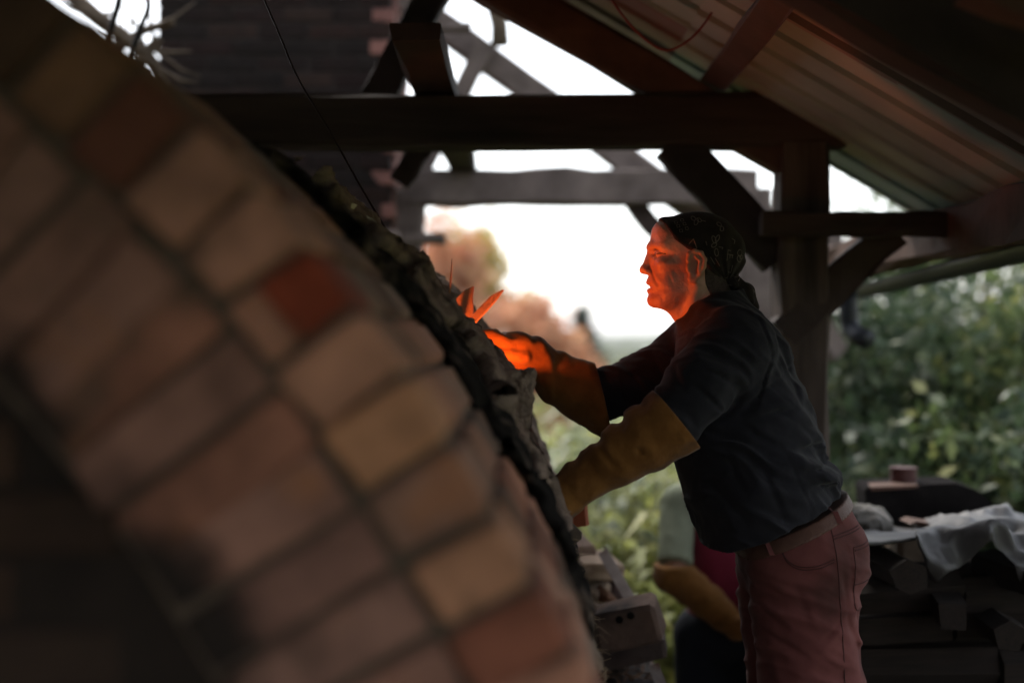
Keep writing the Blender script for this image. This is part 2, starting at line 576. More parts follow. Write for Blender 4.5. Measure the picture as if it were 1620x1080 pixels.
def put_brick(me, material, loc, rot, color, parent, scale=(1, 1, 1)):
    if len(me.materials) == 0: me.materials.append(material)
    o = bpy.data.objects.new('brick', me); C.objects.link(o)
    o.parent = parent; o.location = Vector(loc) - parent.location
    o.rotation_euler = rot; o.scale = scale; o.color = (*color, 1)
    return o


TAN = (.33, .19, .14); BUFF = (.38, .215, .155); RED = (.21, .05, .025); PINK = (.235, .142, .115); BROWN = (.13, .08, .055); UMB = (.075, .05, .036)
# mortar body of the arch
core_v, core_f = [], []
ss = np.arange(0, KL[-1], .05)
for y in (KY0 + .016, KY1):
    for s in ss:
        (x, z), t, nn = kcurve(s)
        sg = 1
        core_v.append((x - nn[0] * .010, y, z - nn[1] * .010))
        core_v.append((x - nn[0] * .352, y, z - nn[1] * .352))
m_ = len(ss)
for i in range(m_ - 1):
    a = 2 * i; b = 2 * m_ + 2 * i
    core_f += [(a, a + 1, a + 3, a + 2), (b, b + 2, b + 3, b + 1), (a, a + 2, b + 2, b), (a + 1, b + 1, b + 3, a + 3)]
mesh_py('mortar_body', core_v, core_f, M['mortar'], kiln)

heads = [brick_mesh('brick_header_%d' % k, .112, .21, .074, 20 + k, .008) for k in range(4)]
strs = [brick_mesh('brick_stretcher_%d' % k, .222, .11, .0685, 40 + k, .006) for k in range(4)]
tops = [brick_mesh('brick_top_%d' % k, .030, .216, .074, 60 + k) for k in range(4)]
PH = .0868
s_ref = ks_of(597, 552, 1.5)         # outer edge of the header at (545, 615)
HC = {-7: UMB, -6: UMB, -5: (.18, .11, .07), -4: (.12, .055, .038), -3: (.36, .215, .16), -2: (.38, .225, .165), -1: RED, 0: (.40, .235, .165), 1: (.42, .245, .145), 2: (.24, .155, .12), 3: (.40, .235, .15), 4: (.21, .09, .06), 5: BUFF}
i0 = int((0.6 - s_ref) / PH); i1 = int((KL[-1] - .06 - s_ref) / PH)
for i in range(i0, i1 + 1):
    s = s_ref + i * PH
    (x, z), t, nn = kcurve(s)
    ang = math.atan2(nn[1], nn[0])           # local X along the normal
    col = HC.get(i, (TAN, BUFF, BROWN)[i % 3])
    if i == -1:      # a buff half brick with a red one laid against it
        for o_, sc_, cc in ((.092, .36, BUFF), (.038, .62, RED)):
            put_brick(heads[0], M['brick'], (x - nn[0] * o_, KY0 + .105, z - nn[1] * o_), (0, -ang, 0), cc, kiln, (sc_, 1, 1))
        continue
    put_brick(heads[i % 4], M['brick'], (x - nn[0] * .058, KY0 + .105 + rnd.uniform(-.004, .006), z - nn[1] * .058), (0, -ang + rnd.gauss(0, .012), 0), col, kiln)
# the red brick beside its buff half
s = s_ref - .0 * PH
PSt = .0735
s2 = ks_of(560, 450, 1.5)
for j in range(int((1.2 - s2) / PSt), int((KL[-1] - .3 - s2) / PSt) + 1):
    s = s2 + j * PSt * 1.10
    if s > KL[-1] - .05 or s < .9: continue
    (x, z), t, nn = kcurve(s)
    ang = math.atan2(nn[1], nn[0])
    f = .85 + .3 * rnd.random()
    base = (PINK, PINK, (.205, .13, .108), (.24, .125, .09), (.18, .11, .092))[rnd.randrange(5)]
    col = tuple(c * f for c in base)
    put_brick(strs[j % 4], M['brick_smoke_shade'], (x - nn[0] * .236, KY0 + .058 + rnd.uniform(-.004, .005), z - nn[1] * .236), (0, -ang + rnd.gauss(0, .01), 0), col, kiln, (rnd.uniform(.93, 1.02), 1, 1.02))
# bricks of the outer skin, course by course away from the front
ntop = 0
for i in range(-9, 8):
    s = s_ref + i * PH
    (x, z), t, nn = kcurve(s)
    ang = math.atan2(nn[1], nn[0])
    y = KY0 + .222 + (.0 if i % 2 else .06)
    first = True
    while y < 3.1:
        L = .225
        if first and i % 2 == 0:
            sc_ = .26; first = False
            yc = KY0 + .222 + .028
            y = KY0 + .222 + .06
        else:
            sc_ = 1; yc = y + .108; y += L; first = False
        k = rnd.random()
        base = TAN if k < .3 else BUFF if k < .45 else BROWN if k < .7 else (.19, .09, .06) if k < .85 else (.2, .15, .12)
        f = .7 + .5 * rnd.random()
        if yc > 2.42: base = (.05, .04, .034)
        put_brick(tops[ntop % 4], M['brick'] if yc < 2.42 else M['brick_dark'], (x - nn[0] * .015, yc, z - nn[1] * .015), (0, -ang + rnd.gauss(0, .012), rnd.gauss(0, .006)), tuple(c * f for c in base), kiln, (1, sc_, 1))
        ntop += 1
# the bricked-up mouth, set back under the arch
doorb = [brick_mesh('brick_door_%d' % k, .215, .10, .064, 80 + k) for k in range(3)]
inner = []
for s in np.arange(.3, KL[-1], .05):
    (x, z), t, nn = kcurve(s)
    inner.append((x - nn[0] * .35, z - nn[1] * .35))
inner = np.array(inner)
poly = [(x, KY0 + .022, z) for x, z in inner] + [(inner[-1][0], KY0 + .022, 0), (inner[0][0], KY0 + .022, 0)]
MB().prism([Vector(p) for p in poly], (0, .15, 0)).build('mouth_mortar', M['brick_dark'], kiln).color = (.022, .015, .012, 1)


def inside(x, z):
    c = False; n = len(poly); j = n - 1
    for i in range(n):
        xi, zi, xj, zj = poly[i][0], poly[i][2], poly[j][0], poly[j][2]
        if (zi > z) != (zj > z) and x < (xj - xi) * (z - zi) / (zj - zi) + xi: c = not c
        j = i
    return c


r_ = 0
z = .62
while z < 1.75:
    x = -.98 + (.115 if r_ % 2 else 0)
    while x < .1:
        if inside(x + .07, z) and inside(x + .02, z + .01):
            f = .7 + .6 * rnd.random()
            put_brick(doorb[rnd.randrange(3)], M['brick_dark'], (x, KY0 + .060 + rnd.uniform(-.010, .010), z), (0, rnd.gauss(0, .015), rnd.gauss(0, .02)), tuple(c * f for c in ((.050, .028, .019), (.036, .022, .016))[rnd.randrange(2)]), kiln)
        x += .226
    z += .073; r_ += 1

# black felt added for the shadow gap; torn clay and fibre cover, edge on
KSm = KS[(KS[:, 0] > -.95) & (KS[:, 1] > CZ - .75)]


def kdist(p):
    """signed offset from the outer arch line, and arc position"""
    best = np.full(len(p), 1e9, np.float32); sgn = np.zeros(len(p), np.float32); arc = np.zeros(len(p), np.float32)
    acc = 0.0
    step = 4
    pts = KSm[::step]
    for a, b in zip(pts[:-1], pts[1:]):
        ba = b - a; L2 = float(ba @ ba)
        qx = p[:, 0] - a[0]; qz = p[:, 2] - a[1]
        h = np.clip((qx * ba[0] + qz * ba[1]) / L2, 0, 1)
        dx = qx - h * ba[0]; dz = qz - h * ba[1]
        d = np.hypot(dx, dz)
        s_ = np.sign(dx * -ba[1] + dz * ba[0])
        m = d < best
        best = np.where(m, d, best); sgn = np.where(m, s_, sgn); arc = np.where(m, acc + h * math.sqrt(L2), arc)
        acc += math.sqrt(L2)
    return best * sgn, arc


FIRE = P(790, 600, 3.36)
_q = P(462, 292, 2.95)
A_TOP = float(kdist(np.array([[_q.x, _q.y, _q.z]], np.float32))[1][0])


def f_felt(p):
    off, arc = kdist(p)
    q = p * np.array([1, 1, 1], np.float32)
    nz = fbm(q * np.array([20, 12, 20], np.float32), 3, 3)
    d = np.abs(off - .006) - (.012 + .014 * nz)
    d = np.maximum(d, 2.40 + .16 * fbm(q * np.array([11, .2, 11], np.float32), 3, 9) - p[:, 1])
    d = np.maximum(d, p[:, 1] - 3.6)
    d = np.maximum(d, A_TOP + .03 * nz - arc)
    hole = np.linalg.norm(p - np.array(FIRE, np.float32), axis=1) - .07
    return np.maximum(d, -hole)


V, F = nets(f_felt, axis(-.62, .22, .009), axis(2.2, 3.65, .012), axis(CZ - .50, CZ + .42, .009))
mesh_np('gap_shade_sheet', V, F, M['felt'], kiln)


def f_cover(p):
    off, arc = kdist(p)
    n1 = fbm(p * np.array([6, 4, 6], np.float32), 3, 21)
    n2 = fbm(p * np.array([55, 40, 55], np.float32), 2, 33)
    low = np.clip((CZ - .05 - p[:, 2]) / .3, 0, 1)
    n3 = fbm(p * np.array([110, 80, 110], np.float32), 2, 35)
    th = .019 * (1 - .45 * low) + .014 * n1 + .008 * n2 + .0035 * n3
    d = np.abs(off - (.033 + .011 * n1 - .024 * low)) - th
    front = 2.98 + .22 * fbm(np.stack([arc * 9, arc * 0, arc * 0], 1), 3, 5) - .06 * low
    d = smax(d, front - p[:, 1], .02)
    d = np.maximum(d, p[:, 1] - 4.4)
    d = np.maximum(d, (CZ - .395 + .02 * n1) - p[:, 2])
    d = smax(d, A_TOP + .03 * n1 - arc, .02)
    hole = np.linalg.norm((p - np.array(FIRE, np.float32)) * np.array([1, .62, 1], np.float32), axis=1) - .072 - .010 * n2
    d = smax(d, -hole, .012)
    d = smax(d, .062 + .008 * n2 - np.linalg.norm((p - np.array(P(764, 548, 3.42), np.float32)) * np.array([1, .7, 1], np.float32), axis=1), .012)
    return d


V, F = nets(f_cover, axis(-.70, .26, .0075), axis(2.6, 4.4, .012), axis(CZ - .46, CZ + .46, .0075))
mesh_np('clay_cover', V, F, M['fibre'], kiln)


def px_sdf(name, f, lo, hi, h, material, parent, d0=3.4, hy=None):
    """model in photograph-sized units at distance d0: x = px, y = depth, z = -py"""
    S_ = d0 / FPX
    V, F = nets(f, axis(lo[0], hi[0], h), axis(lo[1], hi[1], hy or h), axis(lo[2], hi[2], h))
    W = np.empty_like(V)
    W[:, 0] = (V[:, 0] - 810) * S_; W[:, 1] = d0 + V[:, 1] * S_; W[:, 2] = CZ + (540 + V[:, 2]) * S_
    return mesh_np(name, W, F, material, parent)


def f_flap(p):
    """stiff torn flap standing off the cover beside the stoke hole"""
    q = np.abs(p - np.array((813, 22, -622), np.float32)) - np.array((24, 26, 30), np.float32)
    # the flap narrows downwards
    q[:, 0] += np.clip((-p[:, 2] - 622) / 40, -1, 1) * 6
    d = np.linalg.norm(np.maximum(q, 0), axis=1) + np.minimum(q.max(1), 0) - 6
    d2 = rc(p, (798, 20, -640), (852, 20, -775), 15, 15)
    d2 = smin(d2, rc(p, (846, 20, -758), (858, 10, -782), 13, 9), 8)
    d2 = np.maximum(d2, -p[:, 2] - 797)
    d = smin(d, d2, 10)
    return d + 3.6 * fbm(p / 15, 3, 41) + 1.8 * fbm(p / 5, 2, 43)


px_sdf('torn_flap', f_flap, (770, -40, -812), (886, 90, -570), 1.7, M['fibre'], kiln, d0=3.08)


def f_wall(p):
    """low clay wall added beside the stoke hole to block its light"""
    q = np.abs(p - np.array((.019, 3.33, CZ - .135), np.float32)) - np.array((.010, .20, .047), np.float32)
    d = np.linalg.norm(np.maximum(q, 0), axis=1) + np.minimum(q.max(1), 0) - .012
    return d + .005 * fbm(p * 45, 3, 91)


V, F = nets(f_wall, axis(-.03, .07, .004), axis(3.05, 3.62, .006), axis(CZ - .23, CZ - .04, .004))
mesh_np('clay_light_stop', V, F, M['fibre'], kiln)  # added to keep the fire light off the gauntlets


def f_char(p):
    d = rc(p, (812, 20, -672), (826, 20, -700), 12, 12)
    d = smin(d, rc(p, (820, 20, -706), (845, 15, -712), 9, 7), 6)
    d = smin(d, rc(p, (842, 15, -714), (846, 15, -734), 7, 2.5), 4)
    d = smin(d, rc(p, (826, 30, -700), (858, 20, -752), 10, 7), 8)
    return d + 2.2 * fbm(p / 9, 3, 51)


px_sdf('charred_edge', f_char, (790, -10, -770), (880, 70, -650), 1.7, M['soot'], kiln, d0=3.16)

# crumpled foil and wool showing on the crest of the cover
mb = MB()
r2 = random.Random(5)
M['foil'] = mat('dull_foil', (.20, .17, .13), (.5, .46, .38), scale=30, rough=.35, bump=.5, bscale=60, metal=.7)
for k in range(90):
    c = P(548 + r2.gauss(0, 18), 330 + r2.gauss(0, 10) + r2.random() * 4, 3.1 + r2.random() * .1)
    c.z += (P(548, 330, 3.1).x - c.x) * .7
    a = Vector((r2.gauss(0, 1), r2.gauss(0, 1), r2.gauss(0, 1))).normalized() * r2.uniform(.004, .014)
    b = Vector((r2.gauss(0, 1), r2.gauss(0, 1), r2.gauss(0, 1))).normalized() * r2.uniform(.003, .008)
    mb.add([c - a, c + b, c + a, c - b], [(0, 1, 2, 3)])
o = mb.build('foil_scraps', M['foil'], kiln); o['kind'] = 'stuff'
# dry root hairs and wisps of straw along the lower edge
M['straw'] = mat('dry_straw', (.16, .11, .07), (.30, .22, .14), scale=30, rough=.9, bump=0)
mb = MB()
for k in range(150):
    t = r2.random()
    s = ks_of(870, 800, 3.2) + t * .45
    (x, z), tt, nn = kcurve(min(s, KL[-1] - .05))
    y = 2.9 + r2.random() * .4
    p0 = Vector((x + nn[0] * .004, y, z + nn[1] * .004))
    dv = Vector((nn[0] + r2.gauss(0, .7), r2.gauss(0, .8), nn[1] + r2.gauss(0, .7))).normalized()
    l = r2.uniform(.008, .03)
    p1 = p0 + dv * l; p2 = p1 + (dv + Vector((r2.gauss(0, .6), r2.gauss(0, .6), r2.gauss(0, .6) - .3))).normalized() * l
    mb.tube([p0, p1, p2], [.0011, .0009, .0005], 3)
o = mb.build('straw_wisps', M['straw'], kiln); o['kind'] = 'stuff'
# rubble of clay and brick on the kiln flank below the cover
def f_rub(p):
    off, arc = kdist(p)
    d = np.abs(off - .004) - (.008 + .010 * fbm(p * np.array([18, 14, 18], np.float32), 3, 71))
    d = np.maximum(d, 2.75 - p[:, 1]); d = np.maximum(d, p[:, 1] - 4.4)
    d = np.maximum(d, p[:, 2] - (CZ - .36 + .02 * fbm(p * 12, 2, 4)))
    return d


V, F = nets(f_rub, axis(.0, .35, .008), axis(2.7, 4.4, .014), axis(CZ - .74, CZ - .30, .008))
M['rubble'] = mat('crumbled_clay', (.10, .07, .05), (.24, .17, .125), scale=18, rough=1, bump=.9, bscale=70, c3=(.04, .025, .02), s3=12)
mesh_np('clay_rubble', V, F, M['rubble'], kiln)

# glowing coals and low flames in the stoke hole, with their light
M['ember'], N_, L_, bs_ = new_mat('glowing_embers')
em = N_.new('ShaderNodeEmission'); em.inputs['Color'].default_value = (1, .16, .015, 1); em.inputs['Strength'].default_value = 14
L_.new(em.outputs[0], N_['Material Output'].inputs['Surface'])


def f_ember(p):
    d = ell(p, (775, 0, -590), (26, 50, 20))
    return d + 3 * fbm(p / 9, 2, 61)


fire = empty('stoke_fire', P(795, 615, 3.36))
tag(fire, 'orange fire glowing in the stoke hole behind the torn clay flap', 'fire')
# placed on the arch surface, below the lip of the cover
(sx, sz), st_, sn_ = kcurve(ks_of(790, 612, 3.36))
mb = MB()
r3 = random.Random(3)
for k in range(26):
    c = Vector((sx - sn_[0] * .006 + st_[0] * r3.gauss(0, .022), 3.37 + r3.gauss(0, .035), sz - sn_[1] * .006 + st_[1] * r3.gauss(0, .022)))
    u = [Vector((r3.gauss(0, 1), r3.gauss(0, 1), r3.gauss(0, 1))).normalized() * r3.uniform(.008, .016) for _ in range(6)]
    ax_ = [Vector(v) for v in ((1, 0, 0), (-1, 0, 0), (0, 1, 0), (0, -1, 0), (0, 0, 1), (0, 0, -1))]
    vs = [c + a * .013 + b * .4 for a, b in zip(ax_, u)]
    mb.add(vs, [(0, 2, 4), (2, 1, 4), (1, 3, 4), (3, 0, 4), (2, 0, 5), (1, 2, 5), (3, 1, 5), (0, 3, 5)])
mb.build('embers', M['ember'], fire)
ld = bpy.data.lights.new('fire_light', 'POINT')
ld.energy = 1.9; ld.color = (1.0, .16, .024); ld.shadow_soft_size = .022
lo_ = bpy.data.objects.new('fire_light', ld); C.objects.link(lo_)
lo_.parent = fire
lo_.location = P(791, 597, 3.36) - fire.location
# second fire lamp, a spot added to light his face but spare the roof
sd_ = bpy.data.lights.new('fire_face_spot', 'SPOT')
sd_.energy = 5.2; sd_.color = (1.0, .115, .016); sd_.shadow_soft_size = .08; sd_.spot_size = math.radians(50); sd_.spot_blend = .75
so_ = bpy.data.objects.new('fire_face_spot', sd_); C.objects.link(so_); so_.parent = fire
_a, _b = P(790, 595, 3.33), P(1045, 475, 3.36)
so_.location = _a - fire.location
so_.rotation_euler = (_b - _a).to_track_quat('-Z', 'Y').to_euler()

# ------------------------------------------------------------------ the chimney behind the kiln
CHD = 6.4
M['mortar_old'] = mat('shade_dark_mortar', (.018, .014, .012), (.034, .026, .023), scale=14, rough=.97, bump=.5, bscale=60)  # darkened along with the shade painted on the chimney front
ch0 = P(250, 540, CHD).x; ch1 = P(618, 540, CHD).x
chim = empty('brick_chimney', ((ch0 + ch1) / 2, CHD + .45, 0))
tag(chim, 'dark square brick chimney rising behind the kiln, its right side coloured as lit', 'chimney')
MB().prism([Vector((ch0 + .008, CHD + .008, 0)), Vector((ch1 - .008, CHD + .008, 0)), Vector((ch1 - .008, CHD + .9, 0)), Vector((ch0 + .008, CHD + .9, 0))], (0, 0, GZ - .1)).prism([Vector((ch0 + .008, CHD + .008, 0)), Vector((ch1 - .008, CHD + .008, 0)), Vector((ch1 - .008, CHD + .9, 0)), Vector((ch0 + .008, CHD + .9, 0))][::-1], (0, 0, 4.4)).build('mortar_core', M['mortar_old'], chim)
cb = [brick_mesh('brick_chimney_%d' % k, .215, .10, .062, 120 + k, .004) for k in range(4)]
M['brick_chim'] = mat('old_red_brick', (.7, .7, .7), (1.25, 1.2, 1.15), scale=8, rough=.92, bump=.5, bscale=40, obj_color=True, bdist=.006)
CH_SHADE = ((.014, .006, .005), (.012, .006, .005), (.018, .008, .006), (.010, .006, .005), (.024, .013, .010))  # front bricks coloured near black to stand in for shade
z = 1.62; row = 0
while z < 3.2:
    x = ch0 + .11 - (.113 if row % 2 else 0)
    while x < ch1 + .02:
        a = max(x - .1075, ch0); b = min(x + .1075, ch1)
        if b - a > .04:
            put_brick(cb[rnd.randrange(4)], M['brick_chim'], ((a + b) / 2, CHD + .05 + rnd.uniform(-.003, .003), z), (0, rnd.gauss(0, .006), 0), CH_SHADE[rnd.randrange(5)], chim, ((b - a) / .215, 1, 1))
        x += .226
    y = CHD + .22 - (.113 if row % 2 else 0)
    while y < CHD + .85:
        put_brick(cb[rnd.randrange(4)], M['brick_chim'], (ch1 - .045 + rnd.uniform(-.003, .012), y, z), (0, 0, math.pi / 2), ((.20, .095, .08), (.17, .08, .07), (.22, .12, .10))[rnd.randrange(3)], chim)  # side bricks coloured much lighter, as if lit
        y += .226
    z += .0735; row += 1
# low stone shoulder at the chimney foot with a board let into it
sh = empty('stone_shoulder', P(655, 470, 6.2) * 1.0)
sh.location.z = 0
tag(sh, 'pale stone pier standing at the lower right corner of the chimney', 'stone pier')
M['stone'] = mat('pale_stone', (.16, .12, .105), (.33, .26, .23), scale=7, rough=.9, bump=.6, bscale=25)
r4 = random.Random(9)
zz = 1.05
while zz < 1.78:
    h = r4.uniform(.10, .15)
    a = P(600, 400, 6.3).x; b = P(672 - (40 if zz > 1.62 else 0), 400, 6.3).x + r4.uniform(-.02, .02)
    V = [(a, 6.15, zz), (b, 6.15, zz), (b, 6.38, zz), (a, 6.38, zz)]
    MB().prism([Vector(v) for v in V][::-1], (0, 0, h - .008)).build('stone', M['stone'], sh)
    zz += h
MB().prism([Vector((a, 6.17, 0)), Vector((b, 6.17, 0)), Vector((b, 6.37, 0)), Vector((a, 6.37, 0))][::-1], (0, 0, 1.05)).prism([Vector((a, 6.17, 0)), Vector((b, 6.17, 0)), Vector((b, 6.37, 0)), Vector((a, 6.37, 0))], (0, 0, GZ - .1)).build('pier_foot', M['stone'], sh)
bd = beam('short_board', P(640, 378, 6.1), P(704, 378, 6.1), .16, .038, M['timber_grey'], None, rough=.002, n=4)
tag(bd, 'short grey board sticking out sideways from the chimney corner', 'board')

# ------------------------------------------------------------------ the shed over the kiln
shed = empty('open_shed', (0, 4.5, 0))
tag(shed, 'open timber shed with rusty tin roof over the kiln, its gable frame behind the man', 'shed')
GD = 4.5
RX, RZ, RS = .68, CZ + .83, .58
RIDGE = -.52
RL_ = .12            # the left slope lies much flatter


def roof_z(x):
    return RZ + RS * (RX - x) if x > RIDGE else RZ + RS * (RX - RIDGE) - RL_ * (RIDGE - x)


beam('post', (.915, GD, 0), (.915, GD, CZ + .62), .155, .155, M['timber_z'], shed, up=(0, 1, 0), rough=.005, n=12, seed=1)
beam('post', (-2.45, GD, 0), (-2.45, GD, CZ + .62), .16, .16, M['timber'], shed, up=(0, 1, 0), rough=.005, n=12, seed=2)
beam('post', (.915, -.6, 0), (.915, -.6, CZ + .62), .15, .15, M['timber'], shed, up=(0, 1, 0), rough=.005, n=12, seed=3)
beam('tie_beam', (-2.6, GD, CZ + .692), (1.0, GD, CZ + .692), .15, .162, M['timber_x'], shed, n=16, seed=4, ends=(0, -.09))
beam('brace', P(1062, 225, GD + .02), P(1232, 408, GD + .02), .09, .125, M['timber'], shed, n=6, seed=5)
beam('brace', P(1412, 366, GD - .03), P(1238, 528, GD - .03), .09, .105, M['timber'], shed, n=6, seed=6)
beam('bracket_beam', P(1203, 355, GD - .13), P(1500, 355, GD - .13), .10, .072, M['timber_x'], shed, n=8, seed=7)
beam('wall_plate', (1.40, 1.9, CZ + .352), (1.38, 6.1, CZ + .325), .13, .15, M['timber_red'], shed, n=14, rough=.007, seed=8)
# rafters: the gable pair and one nearer the camera
def rafter(y, w, h, m, drop, seed, x0=RIDGE, x1=1.5):
    n_ = Vector((RS, 0, 1)).normalized()
    a = Vector((x0, y, roof_z(x0))) - n_ * (drop + h / 2); b = Vector((x1, y, roof_z(x1))) - n_ * (drop + h / 2)
    beam('rafter', a, b, w, h, m, shed, n=10, seed=seed, rough=.004)


rafter(GD, .10, .125, M['timber_red'], .055, 10, x1=1.02)
rafter(2.66, .12, .19, M['timber'], .05, 11)
rafter(.9, .11, .15, M['timber'], .055, 12)
for y in (GD, 2.8, .9):
    n_ = Vector((-RL_, 0, 1)).normalized()
    a = Vector((RIDGE, y, roof_z(RIDGE))) - n_ * .12; b = Vector((-2.7, y, roof_z(-2.7))) - n_ * .12
    beam('rafter', a, b, .10, .125, M['timber'], shed, n=8, seed=13)
# purlins along the shed
nup = Vector((RS, 0, 1)).normalized()
for x, ya, yb, m in ((.655, 2.2, 4.9, 'timber_red'), (1.22, -1.8, 3.2, 'timber'), (.1, -1.8, 5.0, 'timber')):
    a = Vector((x, ya, roof_z(x))) - nup * .028; b = Vector((x, yb, roof_z(x))) - nup * .028
    beam('purlin', a, b, .085, .05, M[m], shed, up=nup, n=8, seed=14)
beam('ridge_beam', (RIDGE, -1.8, roof_z(RIDGE) - .10), (RIDGE, 5.0, roof_z(RIDGE) - .10), .06, .17, M['timber'], shed, n=8, seed=15)
rb_ = beam('red_plank', P(1530, -20, 2.30), P(1700, 55, 2.30), .09, .03, M['timber_red'], shed, n=4, seed=16)
# ribbed tin sheets, each a part
SHC = ((.36, .45, .42), (.32, .41, .37), (.27, .19, .18), (.35, .44, .41), (.30, .39, .35), (.28, .21, .20), (.36, .44, .42))
M['tin'] = mat('painted_tin', (.75, .75, .75), (1.1, 1.1, 1.1), scale=3, rough=.55, bump=.15, bscale=40, obj_color=True, metal=0, c3=(.15, .10, .075), s3=2.2, t3=(.62, .85))


def sheet(y0, y1, x0, x1, color, lift=0.0, seed=0):
    r = random.Random(seed)
    prof = []
    y = y0
    while y < y1 - .02:
        prof += [(y, .0), (y + .125, .0), (y + .130, .055), (y + .182, .055), (y + .187, .0)]
        y += .20
    prof.append((y + .02, .0))
    V, F = [], []
    nn_ = Vector((RS if x1 > RIDGE + .1 else -RL_, 0, 1)).normalized()
    nx_ = 6
    for i in range(nx_):
        x = x0 + (x1 - x0) * i / (nx_ - 1)
        for (yy, h) in prof:
            b = Vector((x, yy, roof_z(x)))
            V.append(b + nn_ * (h + lift + r.gauss(0, .0012)))
    k = len(prof)
    for i in range(nx_ - 1):
        for j in range(k - 1):
            F.append((i * k + j, (i + 1) * k + j, (i + 1) * k + j + 1, i * k + j + 1))
    m = len(V)
    o = mesh_py('roof_sheet', V, F, M['tin'], shed)
    md = o.modifiers.new('thickness', 'SOLIDIFY'); md.thickness = .0015
    o.color = (*color, 1)
    return o


ysheets = [-1.8, -.8, .2, 1.2, 2.0, 2.8, 3.6, 4.2, 4.8]
k = 0
for a, b in zip(ysheets[:-1], ysheets[1:]):
    sheet(a, b, RIDGE, .62, SHC[(k + 2) % 7], 0, k)
    sheet(a, b, .52, 1.62, SHC[k % 7], -.004, k + 20)
    sheet(a, b, RIDGE, -2.9, SHC[(k + 3) % 7], 0, k + 40)
    k += 1
# unseen plank wall added on the left to darken the shed inside
M['plank'] = mat('old_planks', (.05, .035, .027), (.10, .07, .052), scale=5, rough=.9, bump=.4, bscale=12, stretch=(1, 1, .3))
for (ax0, ax1, ay0, ay1) in ((-2.95, -2.95, -1.8, 4.68),):
    w_ = empty('shade_wall', ((ax0 + ax1) / 2, (ay0 + ay1) / 2, 0)); tag(w_, kind='structure')
    n_p = int(max(abs(ax1 - ax0), abs(ay1 - ay0)) / .21)
    for k in range(n_p):
        f0 = (k + .5) / n_p; x = ax0 + (ax1 - ax0) * f0; y = ay0 + (ay1 - ay0) * f0
        top = min(roof_z(x), 9) - .03
        beam('plank', (x, y, .0), (x, y, top), .206 if ax0 == ax1 else .03, .03 if ax0 == ax1 else .206, M['plank'], w_, up=(1, 0, 0), n=3, rough=.002, seed=k)
# unseen planks added low over the left to shade the kiln front
for k in range(11):
    x = -2.75 + k * .232
    beam('shade_plank', (x, -1.7, CZ + .62 + .004 * (k % 2)), (x, 1.38, CZ + .62 + .004 * (k % 2)), .225, .035, M['plank'], shed, n=4, rough=.002, seed=60 + k)
for y in (-1.5, 1.2):
    beam('shade_joist', (-2.9, y, CZ + .565), (-.2, y, CZ + .565), .07, .07, M['plank'], shed, n=4, rough=.002, seed=75)
# gutter and its elbow under the eave
M['gutter'] = mat('black_plastic', (.010, .012, .018), (.02, .023, .032), scale=9, rough=.45, bump=.05)
gut = empty('gutter', (1.48, 4.5, 1.6)); tag(gut, 'black gutter under the eave with a bent downpipe hanging from it', 'gutter')
mb = MB()
V, F = [], []
for i in range(9):
    y = 2.3 + i * .47
    for k in range(9):
        a = math.pi + math.pi * k / 8
        V.append((1.475 + .05 * math.cos(a), y, CZ + .325 - .012 * i + .05 * math.sin(a)))
for i in range(8):
    for k in range(8):
        F.append((i * 9 + k, i * 9 + k + 1, (i + 1) * 9 + k + 1, (i + 1) * 9 + k))
o = mesh_py('trough', V, F, M['gutter'], gut, True)
md = o.modifiers.new('t', 'SOLIDIFY'); md.thickness = .003
MB().tube([P(1340, 440, 5.4), P(1342, 480, 5.4), P(1343, 505, 5.4), P(1346, 520, 5.4), P(1356, 530, 5.36), P(1372, 537, 5.3)], [.036, .036, .037, .037, .037, .036], 14).build('downpipe', M['gutter'], gut, True)

# sagging red cable under the roof
M['cable_red'] = mat('red_cable', (.16, .02, .02), (.2, .03, .025), scale=5, rough=.5, bump=0)
pts = [P(955, -20, 3.9), P(985, 25, 3.9), P(1020, 62, 3.9), P(1055, 80, 3.9), P(1092, 62, 3.9), P(1120, 30, 3.9), P(1142, -10, 3.9)]
pp_ = smooth_curve(np.array([list(p) for p in pts]), 5)
o = MB().tube([Vector(p) for p in pp_], .0035, 6).build('red_cable', M['cable_red'], None, True)
tag(o, 'thin red cable sagging under the tin roof sheets', 'cable')
M['cable_dark'] = mat('dark_cable', (.02, .011, .009), (.035, .018, .014), scale=5, rough=.6, bump=0)
pts = [P(405, -30, 3.5), P(442, 55, 3.45), P(472, 125, 3.4), P(520, 205, 3.35), P(565, 285, 3.3), P(610, 362, 3.27), P(655, 432, 3.25), P(700, 495, 3.25)]
pp_ = smooth_curve(np.array([list(p) for p in pts]), 5)
o = MB().tube([Vector(p) for p in pp_], .0024, 6).build('dark_cable', M['cable_dark'], None, True)
tag(o, 'thin dark cable running down in front of the chimney to the kiln', 'cable')

# ------------------------------------------------------------------ the old frame farther back
fr = empty('roofless_barn', (0, 6.6, 0))
tag(fr, 'weathered roofless timber frame standing behind the shed gable', 'timber frame')
FD = 6.6
beam('cross_beam', P(638, 297, FD), P(1195, 297, FD), .14, .165, M['timber_grey'], fr, n=14, seed=30)
beam('rafter', P(560, -60, FD + .15), P(1262, 452, FD + .15), .09, .125, M['timber_grey'], fr, n=14, seed=31)
beam('rafter', P(1262, 452, FD + .15), P(1320, 560, FD + .3), .09, .12, M['timber_grey'], fr, n=4, seed=32)
beam('strut', P(768, 70, FD + .05), P(668, 268, FD + .05), .07, .085, M['timber_grey'], fr, n=5, seed=33)
beam('strut', P(1000, 318, FD + .05), P(1062, 392, FD + .05), .08, .09, M['timber'], fr, n=5, seed=34)
beam('post', P(1192, 300, FD), Vector((P(1192, 300, FD).x, FD, GZ)), .15, .15, M['timber_grey'], fr, up=(0, 1, 0), n=8, seed=35)
